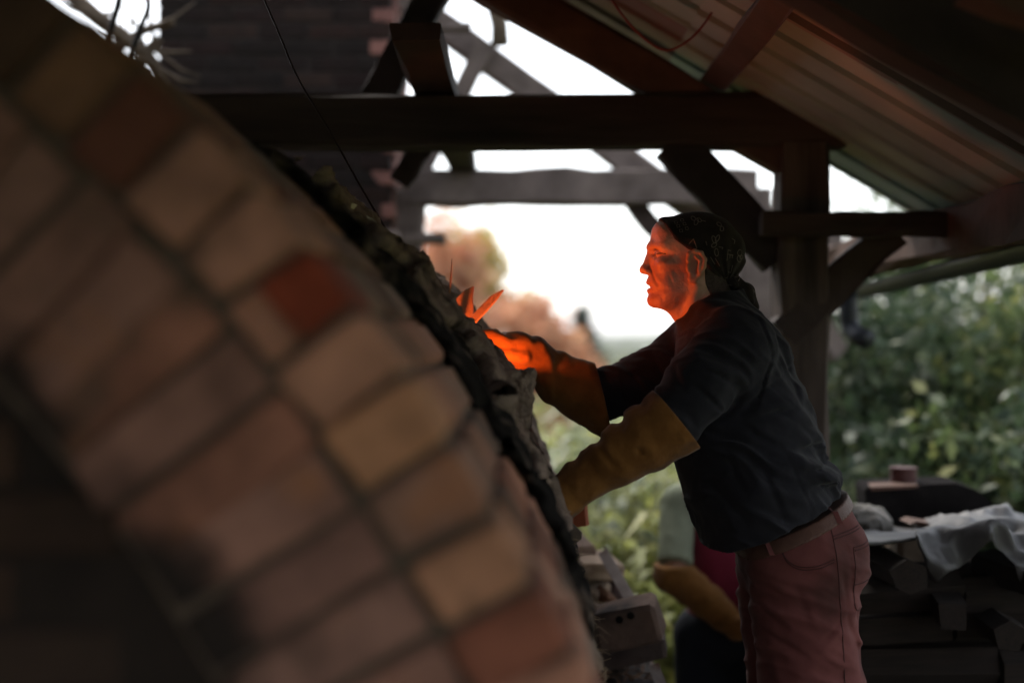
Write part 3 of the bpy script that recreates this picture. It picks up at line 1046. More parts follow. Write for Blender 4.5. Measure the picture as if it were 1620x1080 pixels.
beam('post', P(650, 300, FD), Vector((P(600, 300, FD).x, FD + .4, GZ)), .14, .14, M['timber_grey'], fr, up=(0, 1, 0), n=8, seed=36)
beam('side_beam', P(1175, 318, FD), P(1290, 430, FD + 2.2), .13, .15, M['timber_grey'], fr, n=6, seed=37)
beam('rail', P(1130, 398, FD + .6), P(1330, 412, FD + .6), .05, .30, M['timber_grey'], fr, n=6, seed=38)
ln = beam('loose_batten', P(684, 41, FD - .1), P(746, 43, FD - .1), .10, .035, M['timber_grey'], fr, n=3, seed=39)
# one long timber lying across the two frames, its end towards us
lb = beam('long_beam', (-.252, 3.70, CZ + .8035), (-.222, 6.62, CZ + .8035), .128, .052, M['timber'], None, n=8, seed=40)
tag(lb, 'dark square beam lying on the tie beam, its sawn end pointing out', 'beam')
db = beam('leaning_brace', P(697, -30, 4.9), P(588, 170, 4.9), .095, .11, M['timber'], None, n=6, seed=41)
tag(db, 'black slanting timber between the chimney and the sawn beam end', 'timber')
db = beam('lower_brace', P(668, 232, 5.0), P(632, 290, 5.0), .07, .08, M['timber'], None, n=4, seed=42)
tag(db, 'short dark timber under the tie beam beside the chimney', 'timber')
# a crooked limb hanging into the gap
M['bark'] = mat('bark', (.07, .05, .035), (.16, .12, .085), scale=14, rough=.95, bump=.8, bscale=30)
pts = [P(768, -30, 6.2), P(782, 10, 6.2), P(790, 40, 6.2), P(791, 72, 6.2)]
o = MB().tube(pts, [.035, .035, .036, .040], 8).build('crooked_limb', M['bark'], None, True)
tag(o, 'crooked bark-covered limb standing on the sloping rafter', 'branch')
# ------------------------------------------------------------------ the man at the stoke hole
# modelled in units of one photograph pixel at his distance (1.511 mm): x = px, y = depth, z = -py
D0 = 3.4
SM = D0 / FPX


def q3(px, py, y=0.0):
    """where a thing seen at (px, py) sits in that space when it is y units nearer or farther"""
    k = 1 + y * SM / D0
    return (810 + (px - 810) * k, y, -(540 + (py - 540) * k))


def to_world(V):
    W = np.empty_like(V)
    W[:, 0] = (V[:, 0] - 810) * SM; W[:, 1] = D0 + V[:, 1] * SM; W[:, 2] = CZ + (540 + V[:, 2]) * SM
    return W


def w3(v): return Vector(((v[0] - 810) * SM, D0 + v[1] * SM, CZ + (540 + v[2]) * SM))


FOOT = -(540 + CZ / SM)      # z of the floor in these units, about -1466
M['skin'] = mat('weathered_skin', (.36, .21, .145), (.50, .31, .22), scale=22, rough=.5, bump=.55, bscale=120, spec=.4, c3=(.34, .17, .12), s3=9, bdist=.004)
M['skin'].node_tree.nodes['Principled BSDF'].inputs['Subsurface Weight'].default_value = .05
M['skin'].node_tree.nodes['Principled BSDF'].inputs['Subsurface Scale'].default_value = .01
M['shirt'] = mat('navy_work_shirt', (.0105, .0103, .0135), (.0185, .0182, .0232), scale=14, rough=.95, bump=.35, bscale=260, spec=.16, sheen=.06, bdist=.003, crease=.55, cscale=13)
M['trouser'] = mat('faded_red_trousers', (.095, .030, .028), (.15, .052, .047), scale=7, rough=.92, bump=.3, bscale=320, spec=.15, c3=(.045, .019, .016), s3=5, sheen=.04, bdist=.002, t3=(.55, .75), crease=.40, cscale=12)
M['suede'] = mat('mustard_suede', (.14, .060, .016), (.235, .108, .030), scale=11, rough=.97, bump=.5, bscale=160, spec=.08, c3=(.075, .032, .012), s3=6, sheen=.10, bdist=.003, crease=.45, cscale=17)
M['bandana'] = mat('black_bandana', (.014, .011, .010), (.030, .023, .020), scale=20, rough=.9, bump=.3, bscale=200, spec=.15, sheen=.05)
M['print'] = mat('faded_white_print', (.10, .085, .075), (.18, .15, .13), scale=40, rough=.9, bump=0)
M['belt'] = mat('brown_leather', (.07, .032, .022), (.12, .06, .042), scale=16, rough=.6, bump=.3, bscale=90)
M['stitch'] = mat('dark_stitching', (.045, .016, .015), (.06, .022, .02), scale=30, rough=.95, bump=0)
M['hair'] = mat('cropped_hair', (.03, .022, .018), (.075, .055, .045), scale=90, rough=.8, bump=.6, bscale=200)
M['white'] = mat('eye_surface', (.10, .07, .06), (.22, .18, .15), scale=90, rough=.2, bump=0)


def f_head(p):
    q = p.copy(); q[:, 1] = np.abs(q[:, 1])         # both halves of the face
    d = ell(p, (1101, 0, -395), (69, 51, 56))
    d = smin(d, ell(p, (1063, 0, -432), (36, 40, 54)), 18)
    # jaw, chin, muzzle
    d = smin(d, rc(q, (1098, 31, -446), (1046, 15, -476), 14, 11), 16)
    d = smin(d, ell(p, (1036, 0, -474), (13, 17, 13)), 9)
    d = smin(d, ell(p, (1044, 0, -446), (19, 23, 17)), 10)
    # brow, cheekbone, temple
    d = smin(d, rc(q, (1031.5, 9, -391), (1046, 35, -391), 9, 8), 8)
    d = smin(d, ell(q, (1066, 33, -384), (20, 13, 22)), 14)
    d = smin(d, ell(q, (1052, 34, -419), (16, 10, 9)), 10)
    d = smin(d, ell(p, (1048, 0, -370), (17, 33, 22)), 14)
    # eye hollow, cheek hollow
    d = smax(d, -ell(q, (1028, 25, -402), (16, 14, 7.5)), 5)
    d = smax(d, -ell(q, (1063, 54, -441), (20, 11, 16)), 14)
    # eyeball with narrowed lids and the bag below
    d = smin(d, ell(q, (1044, 22, -403), (9.5, 11, 8)), 2)
    d = smin(d, rc(q, (1034, 17, -398.5), (1050, 34, -401), 3.2, 2.6), 1.6)
    d = smin(d, rc(q, (1035, 17, -407.5), (1050, 34, -406), 2.8, 2.2), 1.6)
    d = smin(d, rc(q, (1036, 19, -413), (1050, 34, -414), 2.6, 2.2), 3)
    d = d + 1.6 * np.exp(-(segdist(q, (1035, 17, -395), (1052, 37, -396)) / 2.0) ** 2) + 1.6 * np.exp(-(segdist(q, (1037, 20, -410.5), (1052, 36, -410)) / 1.8) ** 2)
    # nose
    d = smin(d, rc(p, (1029, 0, -400), (1022, 0, -424), 5.5, 8), 6)
    d = smin(d, ell(p, (1020.5, 0, -426.5), (9.5, 8.5, 7.5)), 4)
    d = smin(d, ell(q, (1027, 9, -430), (9, 5.5, 6)), 4)
    d = smax(d, -ell(q, (1024, 6, -437), (5, 3, 3)), 2)
    # fold from nose to mouth corner
    dd = segdist(q, (1030, 15, -428), (1038, 25, -450))
    d = d + 2.0 * np.exp(-(dd / 3.0) ** 2) - 1.6 * np.exp(-(segdist(q, (1036, 19, -427), (1044, 29, -450)) / 5) ** 2)
    # lips and open mouth
    d = smin(d, rc(q, (1027, 0, -446), (1036, 16, -449), 4.6, 3.2), 4)
    d = smin(d, rc(q, (1028, 0, -460), (1036, 15, -458), 4.8, 3.2), 4)
    d = smax(d, -ell(p, (1021, 0, -453.3), (14, 16, 2.4)), 2)
    d = d + 2.2 * np.exp(-(segdist(q, (1030, 0, -467.5), (1036, 14, -467)) / 3.2) ** 2)
    # creases: forehead, crow's feet, jowl
    for a, b, am, wd in (((1034, 0, -372), (1048, 32, -373), 1.2, 2.2), ((1031, 0, -381), (1044, 34, -382), 1.3, 2.2), ((1050, 36, -399), (1062, 44, -391), 1.5, 1.8),
                         ((1050, 36, -404), (1064, 44, -404), 1.5, 1.8), ((1049, 35, -408), (1062, 43, -414), 1.3, 1.8), ((1042, 22, -456), (1047, 26, -474), 1.8, 2.6), ((1050, 32, -424), (1062, 40, -456), 1.0, 2.4),
                         ((1062, 42, -430), (1072, 44, -462), 1.2, 3.5), ((1062, 14, -492), (1080, 34, -478), 1.6, 3), ((1070, 16, -502), (1088, 36, -486), 1.4, 3)):
        d = d + am * np.exp(-(segdist(q, a, b) / wd) ** 2)
    d = d - 1.5 * np.exp(-(segdist(q, (1050, 31, -468), (1074, 36, -462)) / 7) ** 2)      # jowl
    d = d - .5 * fbm(p / 7, 2, 77)
    # ears: rim, hollow, tragus, lobe
    e = ell(q, (1093, 54, -422), (14, 6, 22))
    e = smax(e, -ell(q, (1090.5, 63, -424), (8.5, 9, 14)), 3)
    rim_ = [(1081, 57, -414), (1083, 59, -405), (1091, 61, -401), (1101, 62, -404), (1106.5, 62, -414), (1105.5, 61, -425), (1100, 59, -436), (1093, 56, -444)]
    for a, b in zip(rim_[:-1], rim_[1:]):
        e = smin(e, rc(q, a, b, 3.3, 3.3), 3)
    for a, b in (((1092, 61, -409), (1099, 62, -416)), ((1099, 62, -416), (1097, 60, -430))):
        e = smin(e, rc(q, a, b, 2.0, 2.2), 3)
    e = smin(e, ell(q, (1088, 54, -443), (7, 4.5, 7)), 4)
    e = smin(e, ell(q, (1081.5, 55, -427), (3.5, 4.5, 6)), 3)
    d = smin(d, e, 4)
    # neck with its cords and loose throat
    nk = rc(p, (1110, 0, -452), (1130, 0, -520), 39, 46)
    nk = smin(nk, rc(p, (1062, 0, -477), (1092, 0, -508), 14, 20), 16)
    nk = smin(nk, rc(q, (1098, 40, -452), (1082, 16, -522), 7.5, 6.5), 8)
    nk = smin(nk, ell(p, (1076, 0, -497), (9, 9, 9)), 9)
    return smin(d, nk, 14)


# arms: near (his left) arm and far (his right) arm, joint by joint
NS = q3(1152, 552, -118); NE = q3(1076, 655, -140); NW = q3(900, 772, -112); NH = q3(872, 800, -104)
FS = q3(1112, 560, 112); FE = q3(968, 630, 121); FW = q3(852, 572, 92); FH = q3(800, 545, 86)


def part_of(p, m, f, far=400.0):
    """evaluate f only where mask m holds"""
    d = np.full(len(p), far, np.float32)
    if m.any(): d[m] = f(p[m])
    return d


def f_body(p):
    x, y, z = p[:, 0], p[:, 1], p[:, 2]

    def trunk(p):
        t = chain(p, [((1140, 0, -530), 52), ((1160, 0, -600), 66), ((1185, 0, -700), 70), ((1236, 0, -820), 60)], 20, 1.5)
        return smin(t, rc(p, NS, FS, 38, 38), 20)

    def arms(p):
        d = chain(p, [(NS, 38), (NE, 31), (NW, 20), (NH, 22)], 10)
        return smin(d, chain(p, [(FS, 38), (FE, 31), (FW, 20), (FH, 22)], 10), 12)

    def hands(p):
        d = None
        for a, b in HANDS:
            e = rc(p, a, b, 7, 6); d = e if d is None else smin(d, e, 4)
        return d

    def legs(p):
        d = None
        for s in (-1, 1):
            e = chain(p, [((1262, 58 * s, -860), 60), ((1272, 60 * s, -1165), 40), ((1285, 62 * s, -1400), 26), ((1286, 62 * s, FOOT + 22), 24)], 12)
            e = smin(e, rc(p, (1290, 62 * s, FOOT + 20), (1200, 66 * s, FOOT + 14), 22, 16), 10)
            d = e if d is None else smin(d, e, 10)
        return d

    d = part_of(p, z > -1000, trunk)
    d = smin(d, part_of(p, (z > -620) & (x > 950) & (x < 1250) & (np.abs(y) < 125), f_head), 14)
    d = smin(d, part_of(p, z > -950, arms), 12)
    d = smin(d, part_of(p, (x < 980) & (z > -920), hands), 4)
    return smin(d, part_of(p, z < -740, legs), 16)


# fingers: far hand bent over the hole, near hand closed round the iron handle; (joint chains)
def far_finger(k):
    y = 62 + 15 * k
    c = (0, 3, 2, -4)[k]
    return [q3(808, 546 + 2 * k, y), q3(778 - c, 531, y), q3(752 - c, 533, y - 2), q3(741 - c, 549, y - 4)]


FAR = [far_finger(k) for k in range(4)]
FTH = [q3(830, 566, 60), q3(806, 560, 60), q3(788, 561, 60), q3(774, 572, 60)]
NEAR = []
for k in range(4):
    y = -128 + 14 * k
    NEAR.append([q3(884 + 2 * k, 800, y), q3(862 + 2 * k, 818, y), q3(862 + 2 * k, 842, y), q3(880 + 2 * k, 846, y)])
NTH = [q3(905, 788, -128), q3(892, 812, -136), q3(880, 828, -136), q3(872, 838, -130)]
HANDS = [(c[i], c[i + 1]) for c in FAR + NEAR + [FTH, NTH] for i in range(3)]

man = empty('person', w3((1268, 0, FOOT)))
tag(man, 'person in dark shirt, red trousers and bandana reaching gauntlets into the glowing kiln', 'person')
V, F = nets(f_body, axis(735, 1400, 6.5, (1008, 1112), 1.4), axis(-190, 190, 6.5, (-66, -12), 1.7), axis(FOOT - 6, -325, 8, (-520, -360), 1.4))
mesh_np('body', to_world(V), F, M['skin'], man)

# eyes
for s in (-1, 1):
    bm = bmesh.new(); bmesh.ops.create_uvsphere(bm, u_segments=12, v_segments=8, radius=8.3 * SM)
    me = bpy.data.meshes.new('eye'); bm.to_mesh(me); bm.free()
    for v in me.vertices: v.co += w3((1041.6, 20.5 * s, -403.4))
    o = link('eye', me, M['white'], man, True)


def snap(f, px, py, y0=-220.0, lift=.0, it=60):
    """points of the photograph carried straight back onto a modelled surface"""
    p = np.array([[a, y0, -b] for a, b in zip(px, py)], np.float32)
    for _ in range(it):
        d = f(p)
        p[:, 1] += np.clip(d * .6, -6, 40)
    p[:, 1] -= lift
    return p


# dark line of the lashes and a tuft of brow
line_on_ = lambda pts, r, m: MB().tube([w3(v) for v in snap(f_head, [a for a, b in pts], [b for a, b in pts], y0=-120, lift=.2)], r * SM, 5).build('lashes', m, man, True)
line_on_([(1036, 403.5), (1040, 403), (1044, 403), (1049, 404)], .8, M['hair'])

def creases(p, lst):
    """folds on the near side: a groove with a soft ridge beside it"""
    o = np.zeros(len(p), np.float32)
    x, z = p[:, 0], -p[:, 2]
    wob = 3 * vnoise(p / 25, 44)
    for ax_, ay_, bx_, by_, am, wd in lst:
        dx, dy = bx_ - ax_, by_ - ay_
        l2 = dx * dx + dy * dy
        h = np.clip(((x - ax_) * dx + (z - ay_) * dy) / l2, 0, 1)
        ex, ez = x - ax_ - h * dx, z - ay_ - h * dy
        sd_s = (ex * dy - ez * dx) / math.sqrt(l2) + wob
        r2 = ex * ex + ez * ez
        env = np.exp(-np.maximum(r2 - sd_s * sd_s, 0) / (wd * wd)) * np.sin(np.pi * np.clip(h, .06, .94)) ** .5
        o += am * env * (np.exp(-(sd_s / (wd * .7)) ** 2) - .7 * np.exp(-((sd_s - wd * 1.2) / wd) ** 2))
    return o


# ---- shirt
SH_A, SH_B = np.array((1328, 0, -773)), np.array((1146, 0, -853))      # hem line
FOLDS = []
rf = random.Random(12)


def f_shirt0(p):
    d = chain(p, [((1142, 0, -536), 66), ((1157, 0, -575), 84), ((1180, 0, -680), 100), ((1196, 0, -760), 106), ((1212, 0, -830), 106)], 24, 1.42)
    d = smin(d, rc(p, (1104, 0, -650), (1176, 0, -815), 58, 56, 1.75), 26)
    d = smin(d, rc(p, (1285, 0, -740), (1296, 0, -768), 24, 26, 3.2), 18)
    d = smin(d, rc(p, (1133, -40, -512), (1150, -112, -546), 44, 52), 22)
    d = smin(d, rc(p, (1126, 40, -515), (1120, 112, -552), 44, 50), 22)
    # near sleeve, cut at the cuff
    ax_n = np.array(q3(1066, 660, -142)) - np.array(q3(1112, 606, -136)); ax_n /= np.linalg.norm(ax_n)
    sl = chain(p, [((1148, -112, -546), 54), (q3(1112, 606, -136), 50), (q3(1052, 676, -142), 42)], 10)
    sl = np.maximum(sl, (p - np.array(q3(1056, 671, -142), np.float32)) @ ax_n.astype(np.float32))
    d = smin(d, sl, 12)
    # far sleeve
    d = smin(d, np.maximum(chain(p, [((1112, 112, -556), 52), (q3(1030, 600, 118), 48), (q3(930, 630, 122), 41)], 10), q3(936, 628, 122)[0] - p[:, 0]), 12)
    # collar
    c = np.array((1127, 0, -491), np.float32)
    u = np.array((.90, 0, .43), np.float32); n_ = np.array((-.43, 0, .90), np.float32)
    a = (p - c) @ u; b = p[:, 1]; h = (p - c) @ n_
    rr = np.sqrt((a / 1.02) ** 2 + (b / .98) ** 2)
    col = np.sqrt((np.maximum(np.abs(rr - 54) - 3, 0)) ** 2 + np.maximum(np.abs(h + 4) - 13, 0) ** 2) - 4
    d = smin(d, col, 9)
    return d


def f_shirt(p):
    d = f_shirt0(p)
    # cloth folds: soft long ones, pulled from the armpit and gathered at the small of the back
    q = p.copy()
    q[:, 0] += 14 * vnoise(p / 60, 3); q[:, 2] += 14 * vnoise(p / 60, 5)
    ang = q @ np.array((.52, .25, .82), np.float32)
    ridg = 1 - np.abs(vnoise(np.stack([ang / 22, (q @ np.array((.85, 0, -.5), np.float32)) / 95, q[:, 1] / 80], 1), 8)) * 2
    rid2 = 1 - np.abs(vnoise(np.stack([(q @ np.array((.35, .3, .9), np.float32)) / 10, (q @ np.array((.9, 0, -.4), np.float32)) / 48, q[:, 1] / 40], 1), 28)) * 2
    d = d - 4.6 * ridg - 1.3 * rid2
    low = np.exp(-(((p[:, 0] - 1285) / 60) ** 2 + ((p[:, 2] + 735) / 55) ** 2))
    d = d - low * 7.0 * np.sin(((p[:, 2] * .93 + p[:, 0] * .35) + 10 * vnoise(p / 40, 4)) / 8.0)
    sl = np.exp(-(segdist(p, q3(1100, 620, -130), q3(1066, 655, -142)) / 50) ** 2)
    d = d - sl * 2.6 * np.sin((p[:, 0] * .7 + p[:, 2] * .75) / 9 + 2 * vnoise(p / 30, 6))
    fs = np.exp(-(segdist(p, q3(1060, 590, 115), q3(960, 622, 122)) / 50) ** 2)
    d = d - fs * 3.0 * np.sin((p[:, 0] * .8 - p[:, 2] * .5) / 9 + 2 * vnoise(p / 30, 7))
    d = d + creases(p, SEAMS)
    # hem, cuffs, neck
    hx = SH_B - SH_A; nrm = np.array((hx[2], 0, -hx[0]), np.float32); nrm /= np.linalg.norm(nrm)
    if nrm[2] < 0: nrm = -nrm
    w = 4 * vnoise(p / 35, 2)
    d = np.maximum(d, -((p - SH_A.astype(np.float32)) @ nrm) - 2 + w)
    # shell over the neck opening
    d = np.maximum(d, -rc(p, (1106, 0, -440), (1134, 0, -512), 47, 47))
    return d


SEAMS = [(1168, 492, 1196, 560, 2.6, 4), (1196, 560, 1172, 640, 2.8, 4), (1196, 604, 1262, 566, 1.6, 3.5), (1205, 690, 1262, 800, 1.6, 3.5),
         (1150, 648, 1196, 604, 4.0, 7), (1158, 655, 1232, 640, 3.6, 7), (1152, 664, 1216, 706, 3.6, 8), (1076, 604, 1122, 646, 3.2, 6), (1094, 582, 1146, 606, 3.0, 7), (1092, 672, 1140, 640, 4.0, 7),
         (1110, 560, 1158, 566, 2.4, 7), (1236, 704, 1304, 690, 4.0, 6), (1248, 734, 1318, 722, 4.5, 6), (1262, 758, 1322, 748, 4.0, 5), (1104, 744, 1156, 806, 2.6, 8), (1128, 700, 1150, 760, 2.4, 7),
         (1180, 730, 1212, 800, 2.6, 8), (1225, 560, 1250, 640, 2.2, 7), (1000, 585, 1030, 630, 3.6, 6), (975, 590, 995, 640, 3.2, 6), (1040, 560, 1060, 610, 3.0, 6)]
V, F = nets(f_shirt, axis(925, 1350, 3.0), axis(-215, 200, 3.8), axis(-860, -450, 3.0), slack=1.4)
mesh_np('shirt', to_world(V), F, M['shirt'], man)

# ---- trousers
BA, BB = np.array((1325, 0, -784), np.float32), np.array((1166, 0, -858), np.float32)
_bn = BB - BA; BN = np.array((_bn[2], 0, -_bn[0]), np.float32); BN /= np.linalg.norm(BN)
if BN[2] < 0: BN = -BN


def f_hips(p):
    d = chain(p, [((1252, 0, -790), 76), ((1262, 0, -850), 88), ((1262, 0, -890), 88)], 20, 1.42)
    return d


def f_trouser0(p):
    d = f_hips(p)
    for s in (-1, 1):
        leg = chain(p, [((1262, 60 * s, -880), 88), ((1259, 62 * s, -960), 78), ((1272, 64 * s, -1080), 77), ((1276, 64 * s, -1190), 64), ((1284, 64 * s, -1430), 50)], 12)
        leg = smin(leg, ell(p, (1304, 56 * s, -872), (56, 60, 66)), 16)
        d = smin(d, leg, 8)
    return d


def f_trouser(p):
    d = f_trouser0(p)
    q = p.copy(); q[:, 0] += 10 * vnoise(p / 45, 13)
    rid = 1 - np.abs(vnoise(np.stack([(q @ np.array((.3, .2, .95), np.float32)) / 26, (q @ np.array((.95, 0, -.3), np.float32)) / 110, q[:, 1] / 90], 1), 18)) * 2
    rid2 = 1 - np.abs(vnoise(np.stack([(q @ np.array((.45, .2, .85), np.float32)) / 12, (q @ np.array((.85, 0, -.45), np.float32)) / 60, q[:, 1] / 60], 1), 38)) * 2
    d = d - 3.6 * rid - 1.0 * rid2
    # hollow below the seat, creases running from the front of the hip
    d = d + 6 * np.exp(-(segdist(p, (1352, -110, -948), (1330, -90, -952)) / 12) ** 2)
    d = d + creases(p, PCREASE)
    # back pocket stands proud
    pk = np.maximum(np.abs((p[:, 0] - 1339) + (p[:, 2] + 885) * .12) - 19, np.abs(p[:, 2] + 896) - 50)
    d = np.where((p[:, 1] < 0), d - 1.5 * np.clip(1 - pk / 2.0, 0, 1), d)
    d = np.maximum(d, ((p - BA) @ BN) - 1)
    d = np.maximum(d, (FOOT + 14) - p[:, 2])
    return d


PCREASE = [(1170, 902, 1226, 922, 3.4, 6), (1178, 934, 1218, 966, 3.2, 6), (1186, 976, 1244, 1006, 2.6, 7), (1312, 950, 1330, 1000, 3.6, 7), (1326, 962, 1342, 1050, 2.6, 8), (1300, 956, 1268, 986, 2.6, 7),
           (1310, 930, 1300, 880, 2.0, 6), (1190, 1010, 1210, 1080, 2.4, 7), (1230, 900, 1250, 960, 1.8, 8), (1260, 1000, 1300, 1030, 2.0, 7)]
V, F = nets(f_trouser, axis(1150, 1385, 2.9, None), axis(-175, 175, 4.4), axis(FOOT, -760, 8, (-1110, -775), 2.9), slack=1.4)
trs = mesh_np('trousers', to_world(V), F, M['trouser'], man)


def f_belt(p):
    d = f_trouser0(p) - 7.5
    b = (p - BA) @ BN
    return np.maximum(d, np.abs(b + 6) - 10)


V, F = nets(f_belt, axis(1150, 1360, 2.4), axis(-160, 160, 3.2), axis(-890, -760, 2.4))
mesh_np('belt', to_world(V), F, M['belt'], man)


def line_on(f, pts, rad, name, material, parent, lift=.0, n=8):
    c = smooth_curve(np.array(pts, float), n)
    p = snap(f, c[:, 0], c[:, 1], lift=lift)
    return MB().tube([w3(v) for v in p], rad * SM, 5).build(name, material, parent, True)


# seams, pocket mouths, back pocket, belt loop
for pts in ([(1286, 812), (1291, 860), (1297, 920), (1303, 990), (1308, 1090)], [(1288, 830), (1310, 826), (1340, 820)], [(1288, 834), (1310, 830), (1340, 824)],
            [(1212, 850), (1218, 864), (1236, 873), (1262, 871), (1287, 862)], [(1213, 855), (1219, 868), (1236, 877), (1262, 875), (1287, 866)],
            [(1322, 848), (1322, 880), (1323, 918), (1326, 940), (1338, 949)], [(1322, 848), (1340, 846), (1354, 843)], [(1324, 853), (1340, 851), (1353, 848)], [(1323, 904), (1340, 903), (1352, 901)]):
    line_on(f_trouser, pts, 1.0, 'seam', M['stitch'], man, lift=.2)
for pts in ([(1294, 792), (1301, 812)], [(1192, 838), (1199, 862)]):
    c = smooth_curve(np.array(pts, float), 5)
    p = snap(f_belt, c[:, 0], c[:, 1], lift=1.2)
    mb = MB(); V, F = [], []
    for v in p:
        for dx in (-4, 4):
            for dy in (0, -2.2): V.append(w3((v[0] + dx, v[1] + dy, v[2])))
    for i in range(len(p) - 1):
        a = i * 4; b = a + 4
        F += [(a, a + 1, b + 1, b), (a + 1, a + 3, b + 3, b + 1), (a + 3, a + 2, b + 2, b + 3), (a + 2, a, b, b + 2)]
    mesh_py('belt_loop', V, F, M['trouser'], man)


# ---- boots out of view below, so that he stands on the floor
def f_boot(s):
    def f(p):
        d = rc(p, (1290, 62 * s, FOOT + 28), (1196, 66 * s, FOOT + 20), 30, 22)
        d = smin(d, rc(p, (1288, 62 * s, FOOT + 24), (1286, 62 * s, FOOT + 90), 30, 32), 10)
        return np.maximum(d, FOOT + 1 - p[:, 2])
    return f


for s in (-1, 1):
    V, F = nets(f_boot(s), axis(1150, 1340, 5), axis(62 * s - 50, 62 * s + 50, 5), axis(FOOT - 5, FOOT + 130, 5))
    mesh_np('boot', to_world(V), F, M['belt'], man)

# ---- gauntlets
def f_far_glove(p):
    d = chain(p, [(q3(990, 650, 124), 60), (q3(950, 630, 122), 54), (q3(915, 614, 116), 46), (q3(880, 598, 108), 40), (q3(846, 566, 92), 33), (q3(812, 551, 84), 28)], 12)
    for c in FAR:
        for i in range(3): d = smin(d, rc(p, c[i], c[i + 1], 11.5 - i, 10.5 - i), 5)
    for i in range(3): d = smin(d, rc(p, FTH[i], FTH[i + 1], 12 - i, 11 - i), 4)
    d = smin(d, rc(p, q3(818, 556, 80), q3(782, 548, 80), 23, 19), 6)
    # folds running round the wrist and down the gauntlet
    q = p + 6 * np.stack([vnoise(p / 28, 1), 0 * p[:, 0], vnoise(p / 28, 2)], 1)
    u = q[:, 0] * .92 + q[:, 2] * .12 + q[:, 1] * .25
    wgt = np.clip((p[:, 0] - 800) / 40, 0, 1) * np.clip((955 - p[:, 0]) / 70, .15, 1)
    d = d - wgt * (3.4 * np.sin(u / 5.6) * (.6 + .4 * vnoise(p / 30, 9)) + 2.2 * np.sin(u / 10 + 1 + .04 * p[:, 2]))
    d = d - 1.2 * fbm(p / 16, 2, 5)
    cn = np.array((.975, 0, .22), np.float32); cn /= np.linalg.norm(cn)
    end = (p - np.array(q3(954, 632, 122), np.float32)) @ cn
    d = np.maximum(d, end)
    inner = chain(p, [(q3(985, 644, 122), 50), (q3(938, 624, 119), 38)], 8)
    return np.maximum(d, -inner)


def f_near_glove(p):
    d = chain(p, [(q3(1110, 638, -144), 60), (q3(1066, 665, -142), 53), (q3(1020, 694, -138), 48), (q3(980, 720, -132), 43), (q3(930, 752, -120), 34), (q3(890, 788, -110), 30), (q3(878, 804, -106), 27)], 12)
    for c in NEAR:
        for i in range(3): d = smin(d, rc(p, c[i], c[i + 1], 11.5 - i, 10.5 - i), 5)
    for i in range(3): d = smin(d, rc(p, NTH[i], NTH[i + 1], 12 - i, 11 - i), 4)
    # scalloped folds on the upper side
    for (x, y) in ((979, 668), (943, 699), (906, 726), (1012, 645)):
        a_ = np.array(q3(x, y - 2, -128)); am = 15 if x < 1000 else 4
        g1 = segdist(p, a_ + np.array((0, -42, 3)), a_ + np.array((0, 42, 3)))
        g2 = segdist(p, a_ + np.array((2, -34, -6)), a_ + np.array((26, -52, -40)))
        d = d + am * np.exp(-(g1 / 8) ** 2) + am * .35 * np.exp(-(g2 / 6) ** 2)
    d = d - 1.4 * fbm(p / 22, 3, 15) - .8 * np.sin((p[:, 0] * .8 + p[:, 2] * .55) / 11 + 2 * vnoise(p / 30, 3))
    a = np.array(q3(1068, 664, -142)); b = np.array(q3(1020, 694, -138)); cn = a - b; cn = (cn / np.linalg.norm(cn)).astype(np.float32)
    cn = np.array((.775, .0, .632), np.float32)
    end = (p - np.array(q3(1069, 661, -142), np.float32)) @ cn
    d = np.maximum(d, end)
    inner = chain(p, [(q3(1100, 646, -142), 50), (q3(1052, 674, -140), 38)], 8)
    return np.maximum(d, -inner)


V, F = nets(f_far_glove, axis(715, 985, 2.2), axis(30, 190, 2.6), axis(-705, -500, 2.2), slack=1.5)
mesh_np('glove', to_world(V), F, M['suede'], man)
V, F = nets(f_near_glove, axis(835, 1115, 2.3), axis(-210, -50, 2.8), axis(-870, -600, 2.3), slack=1.5)
mesh_np('glove', to_world(V), F, M['suede'], man)
line_on(f_near_glove, [(1044, 626), (1062, 646), (1080, 668), (1092, 690), (1089, 706)], 1.3, 'glove_seam', M['suede'], man, lift=.5)


# ---- bandana with its knot and tail
def f_band0(p):
    q = p.copy(); q[:, 1] = np.abs(q[:, 1])
    d = ell(p, (1101, 0, -395), (73.5, 55.5, 60))
    d = smin(d, ell(p, (1050, 0, -368), (18, 36, 24)), 14)
    d = smin(d, ell(q, (1064, 34, -380), (24, 17.5, 24)), 12)
    d = smin(d, ell(p, (1138, 0, -408), (39, 43, 38)), 16)           # cloth bagging at the back
    return d


